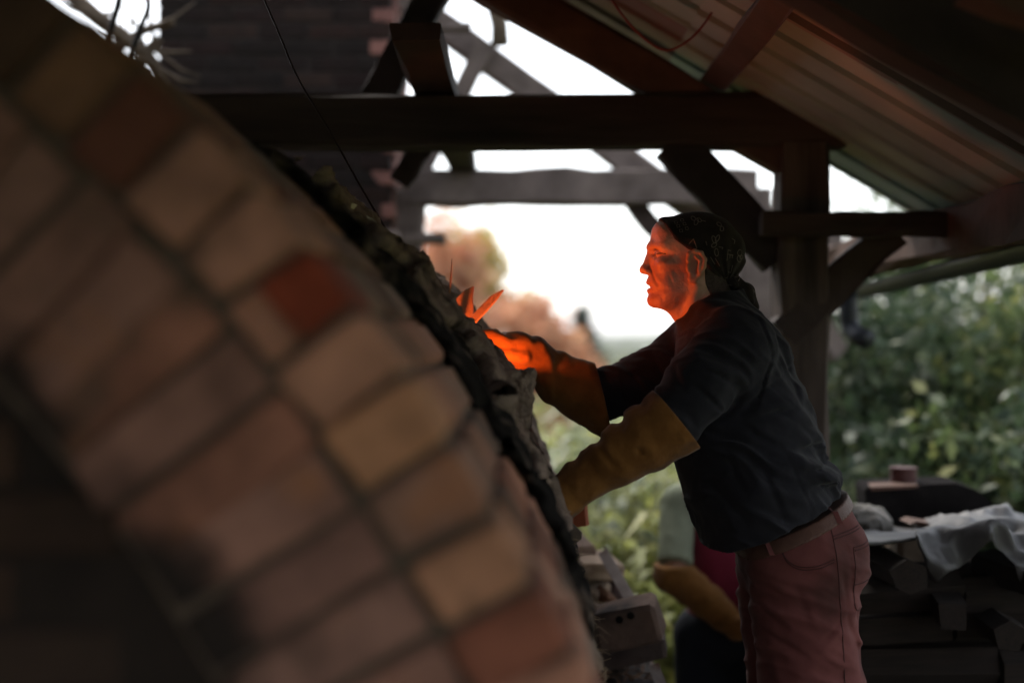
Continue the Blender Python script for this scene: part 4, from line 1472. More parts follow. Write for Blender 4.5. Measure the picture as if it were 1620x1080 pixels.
def f_band(p):
    d = f_band0(p)
    # folds gathered from the brow to the knot
    k = np.array((1146, 0, -452), np.float32)
    v = p - k
    a = np.arctan2(v[:, 2], -v[:, 0])
    r = np.linalg.norm(v, axis=1)
    d = d - np.clip(1.15 - r / 130, 0, 1) * 2.0 * np.sin(a * 17 + 2 * vnoise(p / 30, 5)) - .9 * fbm(p / 18, 2, 9)
    edge = np.minimum(segdist(p, (1041, -22, -350), (1062, -42, -380)), segdist(p, (1062, -44, -380), (1100, -55, -402)))
    d = d - 1.0 * np.exp(-(edge / 3) ** 2) + .9 * np.exp(-((edge - 6) / 2.4) ** 2)
    # lower rim: brow to ear top, behind the ear, to the knot
    rim = (np.interp(p[:, 0], [1030, 1044, 1062, 1083, 1104, 1110, 1126, 1137, 1165], [328, 350, 382, 398, 404, 417, 444, 455, 462]) + p[:, 2]) * .6
    d = np.maximum(d, -rim)
    kn = ell(p, (1152, 0, -449), (13, 13, 9))
    kn = smin(kn, chain(p, [((1158, -6, -446), 12), ((1178, -9, -462), 12), ((1192, -11, -486), 6)], 6, 1.6), 5)
    kn = smin(kn, chain(p, [((1158, 10, -447), 10), ((1174, 14, -468), 9), ((1180, 16, -490), 5)], 6, 1.4), 5)
    kn = kn + 1.6 * np.sin(p[:, 0] / 4 + p[:, 1] / 3 + 2 * vnoise(p / 14, 2))
    return smin(d, kn, 5)


V, F = nets(f_band, axis(1025, 1205, 1.6), axis(-66, 66, 1.8), axis(-505, -328, 1.6), slack=1.7)
bandana = mesh_np('bandana', to_world(V), F, M['bandana'], man)
# the pale printed motifs
mb = MB()


def ink(pts, r=.75):
    p = snap(f_band, [a for a, b in pts], [b for a, b in pts], y0=-150, lift=-.1)
    mb.tube([w3(v) for v in p], r * SM, 4)


def ring(cx, cy, rx, ry, rot=0, n=12):
    ink([(cx + rx * math.cos(t) * math.cos(rot) - ry * math.sin(t) * math.sin(rot), cy + rx * math.cos(t) * math.sin(rot) + ry * math.sin(t) * math.cos(rot)) for t in [2 * math.pi * k / n for k in range(n + 1)]])


def zz(cx, cy):                  # zoomed view -> photograph
    return (1000 + cx * .1852, 330 + cy * .1852)


for (x, y) in ((405, 115), (420, 150), (435, 190), (365, 170), (385, 210), (350, 135)):
    a, b = zz(x, y); ink([(a - 2.4, b - 1.8), (a + 2, b - 2.4), (a + 2.6, b + 1.6), (a - 1.8, b + 2.2), (a - 2.4, b - 1.8)], .6)
for (x, y, rx, ry, ro) in ((660, 285, 3, 6, -.3), (690, 275, 2.6, 6, .5), (660, 330, 3, 5, .9), (680, 390, 3, 6, -.1), (890, 390, 4, 5, .2), (885, 440, 4, 5, -.2), (905, 425, 3, 3, 0), (715, 150, 4, 3, .6), (735, 190, 3, 4, .3), (520, 130, 3, 6, .4), (545, 115, 4, 3, .8), (500, 100, 3, 4, -.5), (755, 655, 3.2, 3.2, 0)):
    a, b = zz(x, y); ring(a, b, rx, ry, ro)
for pts in ([(780, 365), (770, 460)], [(780, 370), (805, 375)], [(775, 405), (828, 412)], [(800, 410), (795, 440)], [(820, 410), (818, 438)], [(630, 430), (672, 490)], [(670, 440), (712, 505)],
            [(450, 322), (488, 280), (515, 358)], [(700, 345), (735, 350), (728, 365)], [(790, 550), (815, 555), (825, 495)], [(865, 590), (905, 580), (930, 600)], [(905, 540), (912, 580), (890, 625)],
            [(820, 270), (850, 285), (840, 315)], [(590, 300), (600, 335)], [(560, 120), (600, 128)], [(775, 600), (800, 590)], [(700, 625), (712, 630)], [(790, 650), (830, 662)], [(1015, 690), (1030, 720)]):
    ink([zz(*q) for q in [tuple(np.array(pts[i]) + (np.array(pts[i + 1]) - np.array(pts[i])) * t) for i in range(len(pts) - 1) for t in (0, .33, .66, 1)]], .7)
mb.build('print', M['print'], bandana)
# cropped nape hair, widened down over neck skin to stand in for shade
def f_nape_shade(p):
    d = f_head(p) - 1.6 - .8 * fbm(p / 4, 2, 3)
    rim = np.interp(p[:, 0], [1098, 1108, 1118, 1130, 1170], [402, 446, 468, 480, 496]) + p[:, 2]
    d = np.maximum(d, -rim * .7)
    return np.maximum(d, np.maximum(1109 - p[:, 0] + .0 * p[:, 2], p[:, 2] + 395))


V, F = nets(f_nape_shade, axis(1100, 1180, 2.2), axis(-66, 66, 2.4), axis(-494, -390, 2.2))
mesh_np('hair', to_world(V), F, M['hair'], man)

# ---- what the hands hold and what sticks out of the hole
M['iron'] = mat('old_wood_handle', (.04, .028, .02), (.085, .06, .042), scale=14, rough=.8, bump=.5, bscale=50)
pl = MB()
o = MB().tube([w3(q3(862, 806, -106)), w3(q3(874, 822, -110)), w3(q3(892, 840, -118)), w3(q3(908, 854, -124)), w3(q3(911, 858, -125))], [14 * SM, 18 * SM, 19 * SM, 17 * SM, 11 * SM], 12).build('stoking_tool', M['iron'], None, True)
tag(o, 'dark rounded wooden handle below the lower gauntlet', 'tool handle')
M['wood_split'] = mat('split_kindling', (.22, .125, .075), (.36, .22, .14), scale=20, rough=.85, bump=.9, bscale=60, stretch=(1, 1, .5))


def splinter(name, outline, d, thick, label, turn=0.0):
    x0 = min(x for x, y in outline)
    poly = [P(x, y, d + (x - x0) * turn) for x, y in outline]
    o = MB().prism(poly, (thick * .25, thick, 0)).build(name, M['wood_split'], None)
    tag(o, label, 'kindling', 'kindling standing in the stoke hole')
    return o


splinter('kindling_stick', [(706, 512), (722, 522), (741, 528), (747, 500), (746, 468), (748, 453), (736, 458), (722, 472), (714, 490)][::-1], 3.40, .014, 'broad orange-lit splinter of wood standing at the stoke hole', .0022)
splinter('kindling_stick', [(728, 524), (738, 524), (768, 492), (784, 474), (795, 458), (776, 468), (764, 480), (744, 502)][::-1], 3.43, .016, 'narrow orange-lit splinter leaning right towards the gloved hand')
o = MB().tube([P(708, 500, 3.45), P(711, 470, 3.45), P(713, 440, 3.45), P(715, 409, 3.45)], [.0034, .003, .0024, .001], 5).build('kindling_stick', M['wood_split'], None)
tag(o, 'thin upright twig left of the broad orange splinter', 'kindling', 'kindling standing in the stoke hole')
# small red-orange piece behind the lower glove
M['orange_red'] = mat('orange_red_piece', (.30, .075, .035), (.38, .11, .05), scale=12, rough=.9, bump=.3)
poly = [P(900, 800, 3.75), P(924, 796, 3.75), P(927, 832, 3.75), P(906, 834, 3.75), P(892, 818, 3.75)]
o = MB().prism(poly[::-1], (.01, .03, 0)).build('orange_piece', M['orange_red'], None)
tag(o, 'small orange-red piece behind the lower gauntlet', 'cloth')
# ------------------------------------------------------------------ the second person, standing farther back on the lower garden
D1 = 4.95
S1 = D1 / FPX


def px1(V):
    W = np.empty_like(V)
    W[:, 0] = (V[:, 0] - 810) * S1; W[:, 1] = D1 + V[:, 1] * S1; W[:, 2] = CZ + (540 + V[:, 2]) * S1
    return W


FL1 = -(540 + (CZ - GZ) / S1)    # garden level behind the shed floor, about -1403
M['vest'] = mat('maroon_vest', (.23, .02, .05), (.30, .032, .07), scale=9, rough=.9, bump=.3, bscale=120, sheen=.1)
M['tee'] = mat('grey_green_tshirt', (.25, .285, .20), (.34, .375, .27), scale=9, rough=.95, bump=.3, bscale=120)
M['jeans'] = mat('dark_blue_trousers', (.006, .008, .013), (.012, .015, .022), scale=9, rough=.95, bump=.3, bscale=160)
R_EL = (1062, -55, -900); R_WR = (1150, -95, -972)
L_EL = (1228, -40, -905); L_WR = (1170, -105, -968)


def f_p2(p):
    d = ell(p, (1132, -14, -655), (38, 44, 52))
    d = smin(d, ell(p, (1130, -40, -675), (26, 18, 30)), 14)
    d = smin(d, ell(p, (1130, -58, -662), (6, 9, 9)), 5)
    d = smin(d, rc(p, (1133, 5, -690), (1136, 12, -760), 24, 30), 12)
    t = chain(p, [((1138, 12, -790), 40), ((1142, 10, -880), 44), ((1142, 16, -985), 46)], 14, .9)
    t = smin(t, rc(p, (1085, 12, -792), (1192, 12, -792), 26, 26), 16)
    d = smin(d, t, 14)
    for sh_, el, wr in (((1080, 10, -795), R_EL, R_WR), ((1198, 10, -795), L_EL, L_WR)):
        d = smin(d, chain(p, [(sh_, 22), (el, 17), (wr, 12)], 6), 8)
        for k in range(4):
            a = np.array(wr) + np.array((6, -8, -6 + 5 * k)); d = smin(d, rc(p, a, a + np.array((14, -14, -6)), 4.5, 4), 3)
        a = np.array(wr); d = smin(d, rc(p, a, a + np.array((2, -16, 12)), 5, 4.5), 3)
    for hx in (1112, 1176):
        d = smin(d, chain(p, [((hx, 14, -1000), 34), ((hx, 8, -1200), 24), ((hx, 16, FL1 + 20), 16)], 8), 10)
        d = smin(d, rc(p, (hx, 16, FL1 + 12), (hx - 4, -60, FL1 + 10), 14, 11), 6)
    return d


per2 = empty('person', (P(1140, 1000, D1).x, D1 + .02, GZ))
tag(per2, 'person in maroon vest, grey-green T-shirt and tan gauntlets behind the man', 'person')
V, F = nets(f_p2, axis(1030, 1260, 5), axis(-150, 80, 5), axis(FL1 - 3, -590, 5))
mesh_np('body', px1(V), F, M['skin'], per2)


def f_hair2(p):
    d = ell(p, (1132, -8, -650), (42, 47, 54))
    return np.maximum(d, -np.minimum((p[:, 2] + 668) + 0 * p[:, 0], 1e3) * .6 - np.clip(p[:, 1] + 8, -60, 60) * .8)


V, F = nets(f_hair2, axis(1080, 1190, 5), axis(-70, 60, 5), axis(-720, -585, 5))
mesh_np('hair', px1(V), F, M['hair'], per2)


def f_tee(p):
    d = chain(p, [((1138, 12, -795), 42), ((1142, 10, -880), 46), ((1142, 16, -985), 48)], 14, .92)
    d = smin(d, rc(p, (1082, 12, -794), (1194, 12, -794), 30, 30), 16)
    for sh_, el in (((1078, 8, -798), R_EL), ((1200, 8, -798), L_EL)):
        e = rc(p, (sh_[0] - (6 if sh_[0] < 1140 else -6), sh_[1], sh_[2]), el, 27, 27)
        ax_ = (np.array(el) - np.array(sh_)); ln = np.linalg.norm(ax_); u = (ax_ / ln).astype(np.float32)
        e = np.maximum(e, (p - np.array(sh_, np.float32)) @ u - ln * .86)
        d = smin(d, e, 9)
    d = np.maximum(d, -970 - p[:, 2])
    d = np.maximum(d, -rc(p, (1133, -6, -700), (1135, 0, -770), 28, 30))
    return d - 1.2 * fbm(p / 20, 2, 3)


V, F = nets(f_tee, axis(1030, 1255, 4), axis(-110, 75, 5), axis(-1005, -745, 4))
mesh_np('t_shirt', px1(V), F, M['tee'], per2)


def f_vest(p):
    d = chain(p, [((1140, 12, -800), 48), ((1144, 10, -880), 54), ((1146, 16, -985), 60)], 14, .95)
    d = smin(d, rc(p, (1100, 6, -792), (1180, 6, -792), 32, 32), 12)
    d = np.maximum(d, -1010 - p[:, 2])
    d = np.maximum(d, -rc(p, (1133, -14, -690), (1135, -26, -790), 30, 22))
    return d - 1.6 * np.sin(p[:, 0] / 7 + 2 * vnoise(p / 40, 2)) * np.clip((-p[:, 2] - 800) / 150, 0, 1)


V, F = nets(f_vest, axis(1060, 1225, 4), axis(-70, 85, 5), axis(-1020, -745, 4))
mesh_np('vest', px1(V), F, M['vest'], per2)


def f_glove2(el, wr):
    sh_ = np.array(el) + (np.array(el) - np.array(wr)) * .12
    def f(p):
        d = chain(p, [(tuple(np.array(el) + np.array((-4, 10, 18))), 31), (el, 31), (tuple((np.array(el) + np.array(wr)) / 2), 26), (wr, 20)], 10)
        for k in range(4):
            a = np.array(wr) + np.array((6, -8, -6 + 5 * k)); d = smin(d, rc(p, a, a + np.array((16, -16, -6)), 8, 7), 3)
        a = np.array(wr); d = smin(d, rc(p, a, a + np.array((2, -18, 14)), 8, 7), 3)
        d = d - 1.6 * np.sin((p[:, 0] * .8 - p[:, 2] * .5) / 7 + 2 * vnoise(p / 22, 4))
        return np.maximum(d, p[:, 2] + 884)
    return f


for el, wr in ((R_EL, R_WR), (L_EL, L_WR)):
    V, F = nets(f_glove2(el, wr), axis(1020, 1265, 3.4), axis(-165, 10, 4), axis(-1030, -870, 3.4), slack=1.6)
    mesh_np('glove', px1(V), F, M['suede'], per2)


def f_jeans(p):
    d = rc(p, (1144, 14, -985), (1144, 14, -1010), 60, 60, .95)
    for hx in (1112, 1176):
        d = smin(d, chain(p, [((hx, 12, -1005), 46), ((hx, 8, -1200), 36), ((hx, 14, FL1 + 30), 29)], 8), 8)
    d = np.maximum(d, p[:, 2] + 968)
    return np.maximum(d, FL1 + 8 - p[:, 2]) - 1.2 * fbm(p / 24, 2, 3)


V, F = nets(f_jeans, axis(1050, 1240, 5), axis(-70, 85, 5), axis(FL1 - 2, -945, 6))
mesh_np('trousers', px1(V), F, M['jeans'], per2)
# ------------------------------------------------------------------ bricks, boards and blocks piled beside the kiln
M['fire_brick'] = mat('stained_fire_brick', (.8, .8, .8), (1.2, 1.15, 1.1), scale=10, rough=.95, bump=.6, bscale=45, obj_color=True, c3=(.03, .022, .02), s3=5, t3=(.58, .7))


def block(name, c, size, rot, color, label, cat, mt=None, seed=0, bev=.008, holes=None, group=None):
    me = brick_mesh(name, *size, 300 + seed, bev)
    me.materials.append(mt or M['fire_brick'])
    if holes:
        root = empty(name, c); root.rotation_euler = rot
        o = bpy.data.objects.new('block_body', me); C.objects.link(o); o.parent = root
        o.color = (*color, 1)
        for hx, hz in holes:
            mb = MB().tube([Vector((hx, -size[1] / 2 - .004, hz)), Vector((hx, -size[1] / 2 + .01, hz))], .011, 10)  # black discs stand in for the dark inside the holes
            h_ = bpy.data.meshes.new('hole'); h_.from_pydata(mb.v, [], mb.f); h_.materials.append(M['soot'])
            h = bpy.data.objects.new('hole', h_); C.objects.link(h); h.parent = root
        o = root
    else:
        o = bpy.data.objects.new(name, me); C.objects.link(o); o.location = c; o.rotation_euler = rot
        o.color = (*color, 1)
    tag(o, label, cat, group)
    return o


def rr(x, y, z): return (math.radians(x), math.radians(y), math.radians(z))


G_ = 'bricks and blocks piled beside the kiln'
BR = (.125, .085, .07)
block('fire_brick', P(995, 985, 4.0), (.185, .10, .115), rr(12, -14, -14), BR, 'big brown fire brick with two finger holes on top of the pile', 'fire brick', seed=1, bev=.010, holes=[(-.012, .035), (.022, .040)], group=G_)
block('fire_brick', P(1000, 1028, 4.08), (.20, .11, .06), rr(4, -13, -10), (.07, .05, .045), 'sooty fire brick lying under the one with two holes', 'fire brick', seed=2, group=G_)
block('pale_block', P(938, 893, 4.35), (.15, .2, .05), rr(6, 4, 12), (.36, .27, .20), 'pale buff slab lying at the top of the brick pile', 'slab', seed=3, group=G_)
block('pale_block', P(926, 945, 4.3), (.11, .14, .085), rr(8, 10, -20), (.33, .25, .19), 'pale buff brick leaning beneath the pale slab', 'brick', seed=4, group=G_)
block('small_block', P(958, 950, 4.25), (.065, .09, .05), rr(20, 35, 25), (.16, .08, .045), 'small red-brown brick piece wedged below the pale slab', 'brick', seed=5, group=G_)
block('small_block', P(938, 970, 4.15), (.06, .08, .045), rr(-15, 50, -30), (.26, .19, .15), 'small pale rubble piece above the two-holed brick', 'rubble', seed=6, group=G_)
block('small_block', P(972, 930, 4.4), (.06, .06, .06), rr(10, 20, 40), (.10, .065, .06), 'dark square stone beside the metal angle strip', 'stone', seed=7, group=G_)
M['steel'] = mat('dull_steel', (.20, .17, .17), (.34, .30, .29), scale=14, rough=.5, bump=.2, metal=.6, c3=(.14, .08, .06), s3=8)
V, F = beam_mesh(P(954, 872, 4.25), P(1008, 968, 4.05), .006, .032, n=4, rough=.0005, up=(1, 0, .6))
V2, F2 = beam_mesh(P(958, 868, 4.27), P(1012, 964, 4.07), .030, .005, n=4, rough=.0005, up=(1, 0, .6))
o = MB().add(V, F).add(V2, F2).build('angle_iron', M['steel']); tag(o, 'grey metal angle strip slanting down over the brick pile', 'metal strip')
o = beam('angle_iron', P(1034, 1050, 3.95), P(1052, 1100, 3.95), .004, .03, M['steel'], None, n=3, rough=.0004); tag(o, 'short metal strip low at the right edge of the brick pile', 'metal strip')
# box the pile stands on
M['box_dark'] = mat('dark_crate', (.018, .013, .011), (.04, .028, .022), scale=9, rough=.9, bump=.4)
bx = empty('wooden_crate', (P(985, 1080, 4.2).x, 4.2, 0)); tag(bx, 'dark wooden crate under the pile of bricks by the kiln', 'crate')
x0, x1 = P(905, 0, 4.0).x, P(1055, 0, 4.0).x
ztop = P(0, 1060, 4.1).z
zc = .0
while zc < ztop - .05:
    h = .105
    V, F = beam_mesh((x0, 4.0, zc + h / 2), (x1, 4.0, zc + h / 2), .02, h - .008, n=4, rough=.001); MB().add(V, F).build('plank', M['box_dark'], bx)
    V, F = beam_mesh((x1 - .01, 4.012, zc + h / 2), (x1 - .01, 4.5, zc + h / 2), .02, h - .008, n=4, rough=.001); MB().add(V, F).build('plank', M['box_dark'], bx)
    zc += h
MB().prism([Vector((x0, 4.02, ztop - .05)), Vector((x1 - .03, 4.02, ztop - .05)), Vector((x1 - .03, 4.48, ztop - .05)), Vector((x0, 4.48, ztop - .05))][::-1], (0, 0, .03)).build('lid', M['box_dark'], bx)
mb = MB(); r8 = random.Random(8)
for k in range(240):
    c = Vector((r8.uniform(x0, x1 - .02), r8.uniform(4.0, 4.4), ztop - .015 + abs(r8.gauss(0, .018))))
    a = Vector((r8.gauss(0, 1), r8.gauss(0, 1), r8.gauss(0, .4))).normalized() * r8.uniform(.008, .028); b = Vector((r8.gauss(0, 1), r8.gauss(0, 1), r8.gauss(0, 1))).normalized() * .005
    mb.add([c - a, c + b, c + a, c - b], [(0, 1, 2, 3)])
M['chips'] = mat('wood_chips', (.10, .055, .035), (.2, .12, .08), scale=10, rough=.95, bump=0, per_island=.4)
o = mb.build('wood_chips', M['chips']); tag(o, 'brown bark and wood chips scattered on the crate', 'wood chips', kind='stuff')
for k, (x, y, d) in enumerate(((905, 872, 4.45), (902, 930, 4.4), (915, 1000, 4.3), (945, 1035, 4.25))):
    block('rubble_brick', P(x, y, d), (.12, .16, .075), rr(r8.uniform(-10, 10), r8.uniform(-10, 10), r8.uniform(-30, 30)), (.20 - .03 * k, .14 - .02 * k, .11 - .017 * k),
          ('topmost rough brick between kiln and pale slab', 'second rough brick down between kiln and pale bricks', 'rough brick left of the two-holed fire brick', 'lowest rough brick left of the sooty fire brick')[k], 'brick', seed=20 + k, group=G_)
# the pile's hidden heart, so that the bricks rest on something
V, F = beam_mesh(P(940, 1010, 4.32), P(940, 1300, 4.32), .2, .22, up=(0, 1, 0), n=6, rough=.01); V = [(v[0], v[1], max(v[2], .0)) for v in V]
o = MB().add(V, F).build('brick_stack', M['mortar']); tag(o, 'rough clay-smeared stack under the pale bricks beside the kiln', 'stack')
# long bent canes
M['cane'] = mat('green_cane', (.16, .15, .05), (.24, .22, .09), scale=9, rough=.6, bump=.1)
o = MB().tube([P(818, 630, 5.6), P(840, 672, 5.6), P(862, 722, 5.6), P(880, 770, 5.6), P(905, 820, 5.6), P(930, 860, 5.6), P(960, 900, 5.6), P(985, 1000, 5.6), Vector((P(1000, 0, 5.6).x, 5.6, GZ))], [.005, .006, .007, .008, .009, .010, .011, .012, .012], 7).build('bent_cane', M['cane'], None, True)
tag(o, 'single thin bent cane rising behind the two gauntlets', 'cane')

# ------------------------------------------------------------------ firewood and tarpaulin on the right
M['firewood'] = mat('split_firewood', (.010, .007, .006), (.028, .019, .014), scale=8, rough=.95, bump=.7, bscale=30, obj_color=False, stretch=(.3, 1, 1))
r9 = random.Random(19)


def log_mesh(name, seed, sides=5):
    r = random.Random(seed); V, F = [], []
    n = 5; rad = [r.uniform(.8, 1.15) for _ in range(sides)]
    for i in range(n):
        for k in range(sides):
            a = 2 * math.pi * (k + .5) / sides
            q = rad[k] * r.uniform(.92, 1.06)
            V.append((i / (n - 1) - .5 + (r.gauss(0, .008) if i in (0, n - 1) else 0), math.cos(a) * q, math.sin(a) * q))
    for i in range(n - 1):
        for k in range(sides):
            F.append((i * sides + k, i * sides + (k + 1) % sides, (i + 1) * sides + (k + 1) % sides, (i + 1) * sides + k))
    F.append(tuple(range(sides))[::-1]); F.append(tuple((n - 1) * sides + k for k in range(sides)))
    me = bpy.data.meshes.new(name); me.from_pydata(V, [], F); me.materials.append(M['firewood'])
    return me


logs = [log_mesh('split_log_%d' % k, k, 4 + k % 3) for k in range(6)]
zr = .06; row = 0
ROWN = ('bottom', 'second lowest', 'third lowest', 'middle', 'third highest', 'second highest', 'topmost')
while zr < .74:
    hgt = .105
    x = .93 + r9.uniform(-.02, .03)
    while x < 2.0:
        L = r9.uniform(.30, .55)
        for dy in (0.0, .13):
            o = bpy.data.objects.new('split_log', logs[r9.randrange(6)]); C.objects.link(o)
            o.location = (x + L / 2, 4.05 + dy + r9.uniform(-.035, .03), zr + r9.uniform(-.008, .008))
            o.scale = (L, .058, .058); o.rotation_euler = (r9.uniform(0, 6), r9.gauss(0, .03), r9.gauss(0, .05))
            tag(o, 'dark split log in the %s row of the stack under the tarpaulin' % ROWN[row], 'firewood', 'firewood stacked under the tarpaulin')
        x += L + .012
    zr += hgt; row += 1
# a few logs with end towards us
for k, (x, y) in enumerate(((1495, 958), (1570, 985), (1408, 900), (1600, 905))):
    o = bpy.data.objects.new('split_log', logs[k]); C.objects.link(o)
    o.location = P(x, y, 3.98); o.scale = (.34, .05, .05); o.rotation_euler = (k, .0, math.radians(80 + 6 * k))
    tag(o, ('log end poking out below the tarpaulin corner', 'log end poking out low, right of the other', 'log end poking out close behind the red trousers', 'log end half hidden by the hanging tarpaulin edge')[k], 'firewood', 'firewood stacked under the tarpaulin')

M['tarp'] = mat('grey_tarpaulin', (.045, .043, .043), (.08, .077, .076), scale=5, rough=.5, bump=.25, bscale=22, spec=.4, c3=(.05, .046, .043), s3=3, crease=.9, cscale=7)


def tarp_sheet(name, cols, label, nx=60, ny=34, seed=0, amp=.02):
    """cols: for each px column (px, top py back, top py front, hem py); depth runs from back to front, then hangs"""
    cx = np.array([c[0] for c in cols], float)
    X = np.linspace(cx[0], cx[-1], nx)
    tb = np.interp(X, cx, [c[1] for c in cols]); tf = np.interp(X, cx, [c[2] for c in cols]); hm = np.interp(X, cx, [c[3] for c in cols])
    V = []
    for i in range(nx):
        for j in range(ny):
            f = j / (ny - 1)
            if f < .5:
                g_ = f / .5; d = 4.55 - .62 * g_; py = tb[i] + (tf[i] - tb[i]) * g_ ** 1.5
            else:
                g_ = (f - .5) / .5; d = 3.93 - .05 * math.sin(g_ * 2.2); py = tf[i] + (hm[i] - tf[i]) * g_
            V.append(tuple(P(X[i], py, d)))
    V = np.array(V)
    nz = 1 - 2 * np.abs(vnoise((V * np.array((7, 5, 5)) + V[:, [2, 0, 1]] * 3).astype(np.float32), seed + 1))
    nz2 = 1 - 2 * np.abs(vnoise((V * np.array((16, 9, 11))).astype(np.float32), seed + 7))
    V[:, 1] -= amp * 1.2 * nz + amp * .5 * nz2; V[:, 2] += amp * .7 * nz + amp * .35 * nz2
    F = [(i * ny + j, (i + 1) * ny + j, (i + 1) * ny + j + 1, i * ny + j + 1) for i in range(nx - 1) for j in range(ny - 1)]
    o = mesh_np(name, V, F, M['tarp'])
    md = o.modifiers.new('t', 'SOLIDIFY'); md.thickness = .002
    tag(o, label, 'tarpaulin')
    return o


tarp_sheet('tarpaulin', [(1445, 838, 850, 862), (1460, 832, 846, 905), (1478, 826, 842, 926), (1500, 822, 842, 912), (1530, 818, 840, 882), (1560, 812, 838, 868), (1580, 812, 840, 880), (1600, 818, 846, 920), (1625, 822, 850, 945), (1660, 822, 850, 940), (1720, 822, 850, 900)],
           'creased grey tarpaulin draped over the firewood at the right edge', seed=3, amp=.042)
tarp_sheet('tarpaulin', [(1335, 842, 858, 866), (1370, 836, 856, 866), (1410, 838, 852, 860), (1455, 842, 846, 852)], 'flat pale end of the tarpaulin right behind the red trousers', nx=26, ny=20, seed=9, amp=.012)
M['sack'] = mat('pale_sack', (.10, .093, .082), (.16, .15, .137), scale=6, rough=.8, bump=.4, bscale=30)


def f_sack(p):
    d = ell(p, (1382, 60, -832), (40, 60, 24))
    return d - 5 * (1 - 2 * np.abs(vnoise(p / 22, 3))) - 2 * fbm(p / 9, 2, 5)


px_sdf('crumpled_sack', f_sack, (1320, -20, -870), (1440, 140, -795), 2.4, M['sack'], None, d0=4.3)
tag(bpy.data.objects[-1] if False else [o for o in C.objects if o.name.startswith('crumpled_sack')][0], 'crumpled pale plastic sack behind the red trousers', 'sack')
o = MB().prism([P(1440, 829, 4.28), P(1490, 835, 4.28), P(1498, 832, 4.28), P(1450, 824, 4.28)], (0, .12, 0)).build('thin_board', M['timber_red']); tag(o, 'thin brown board edge lying at the top of the tarpaulin', 'board')
# dark wedge-ended block with a red tin
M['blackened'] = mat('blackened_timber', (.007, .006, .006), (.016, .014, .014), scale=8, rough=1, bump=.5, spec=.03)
wd = empty('timber_block', P(1460, 822, 4.75)); tag(wd, 'dark heavy timber block with slanted end standing behind the tarpaulin', 'timber block')
out = [(1368, 776), (1374, 770), (1512, 764), (1545, 775), (1572, 796), (1552, 812), (1528, 830), (1374, 830)]
MB().prism([P(x, y, 4.65) for x, y in out][::-1], (.03, .26, 0)).build('block_body', M['blackened'], wd)
MB().prism([P(x, y, 4.645) for x, y in ((1376, 770), (1452, 767), (1454, 771), (1378, 776))][::-1], (.02, .10, .004)).build('top_edge_strip', M['timber_red'], wd)  # lighter red-brown strip along part of the top edge
V, F = beam_mesh(P(1470, 828, 4.8), Vector((P(1470, 0, 4.8).x, 4.8, GZ)), .26, .2, up=(0, 1, 0), n=5, rough=.006)
MB().add(V, F).build('stump', M['bark'], wd)
M['tin_red'] = mat('rusty_red_tin', (.045, .015, .014), (.08, .028, .025), scale=12, rough=.55, bump=.2, metal=.2)
c = P(1429, 767, 4.76); tn = empty('red_tin', c); tag(tn, 'small rusty red tin standing on the dark timber block', 'tin')
MB().tube([c, c + Vector((0, 0, .058))], .044, 24).build('tin_body', M['tin_red'], tn, False)
for zz_ in (.002, .057):
    MB().tube([c + Vector((0, 0, zz_ - .002)), c + Vector((0, 0, zz_ + .003))], .0465, 24).build('rim', M['tin_red'], tn, False)
# sooty post base / low wall behind the wood so that no meadow shows under the tarpaulin
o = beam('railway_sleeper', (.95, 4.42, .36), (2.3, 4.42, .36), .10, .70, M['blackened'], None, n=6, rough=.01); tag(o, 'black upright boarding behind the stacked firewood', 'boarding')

# ------------------------------------------------------------------ plants
def leaves_mesh(name, pts, size, mt, parent=None, droop=.3, seed=0, jitter=1.1, ratio=.45):
    r = np.random.default_rng(seed)
    n = len(pts)
    d = r.normal(size=(n, 3)); d[:, 2] -= droop; d /= np.linalg.norm(d, axis=1)[:, None]
    s = r.normal(size=(n, 3)); s -= d * (s * d).sum(1)[:, None]; s /= np.linalg.norm(s, axis=1)[:, None]
    nn_ = np.cross(d, s)
    L = size * (1 - jitter / 2 + jitter * r.random(n))[:, None]
    b = pts; m1 = b + d * L * .5 + s * L * ratio * .5 + nn_ * L * .06; m2 = b + d * L * .5 - s * L * ratio * .5 + nn_ * L * .06; t = b + d * L
    V = np.stack([b, m1, t, m2], 1).reshape(-1, 3)
    F = np.arange(4 * n).reshape(-1, 4)
    return mesh_np(name, V, F, mt, parent, smooth=False)


def crown_pts(n, c, rad, clumps, seed, spread=.26):
    r = np.random.default_rng(seed)
    v = r.normal(size=(clumps, 3)); v /= np.linalg.norm(v, axis=1)[:, None]
    cc = np.array(c) + v * (r.random((clumps, 1)) ** .45) * np.array(rad)
    k = r.integers(0, clumps, n)
    sz = (.6 + .8 * r.random(clumps))[k][:, None]
    return cc[k] + r.normal(size=(n, 3)) * np.array(rad) * spread * .55 * sz, cc


M['leaf_dark'] = leaf_mat('dark_shrub_leaf', (.020, .040, .018), (.075, .112, .055), (.18, .20, .09), .3)
M['leaf_mid'] = leaf_mat('mid_green_leaf', (.045, .075, .026), (.12, .16, .06), (.26, .26, .08), .4)
M['leaf_lime'] = leaf_mat('lime_leaf', (.20, .23, .05), (.38, .40, .11), (.52, .48, .15), .55)
M['leaf_rust'] = leaf_mat('autumn_red_leaf', (.52, .22, .12), (.64, .36, .22), (.68, .52, .30), .5)
M['leaf_gold'] = leaf_mat('autumn_yellow_leaf', (.40, .28, .06), (.55, .42, .12), (.36, .34, .10), .4)
M['leaf_fir'] = leaf_mat('conifer_leaf', (.012, .028, .016), (.03, .055, .03), None, .1)


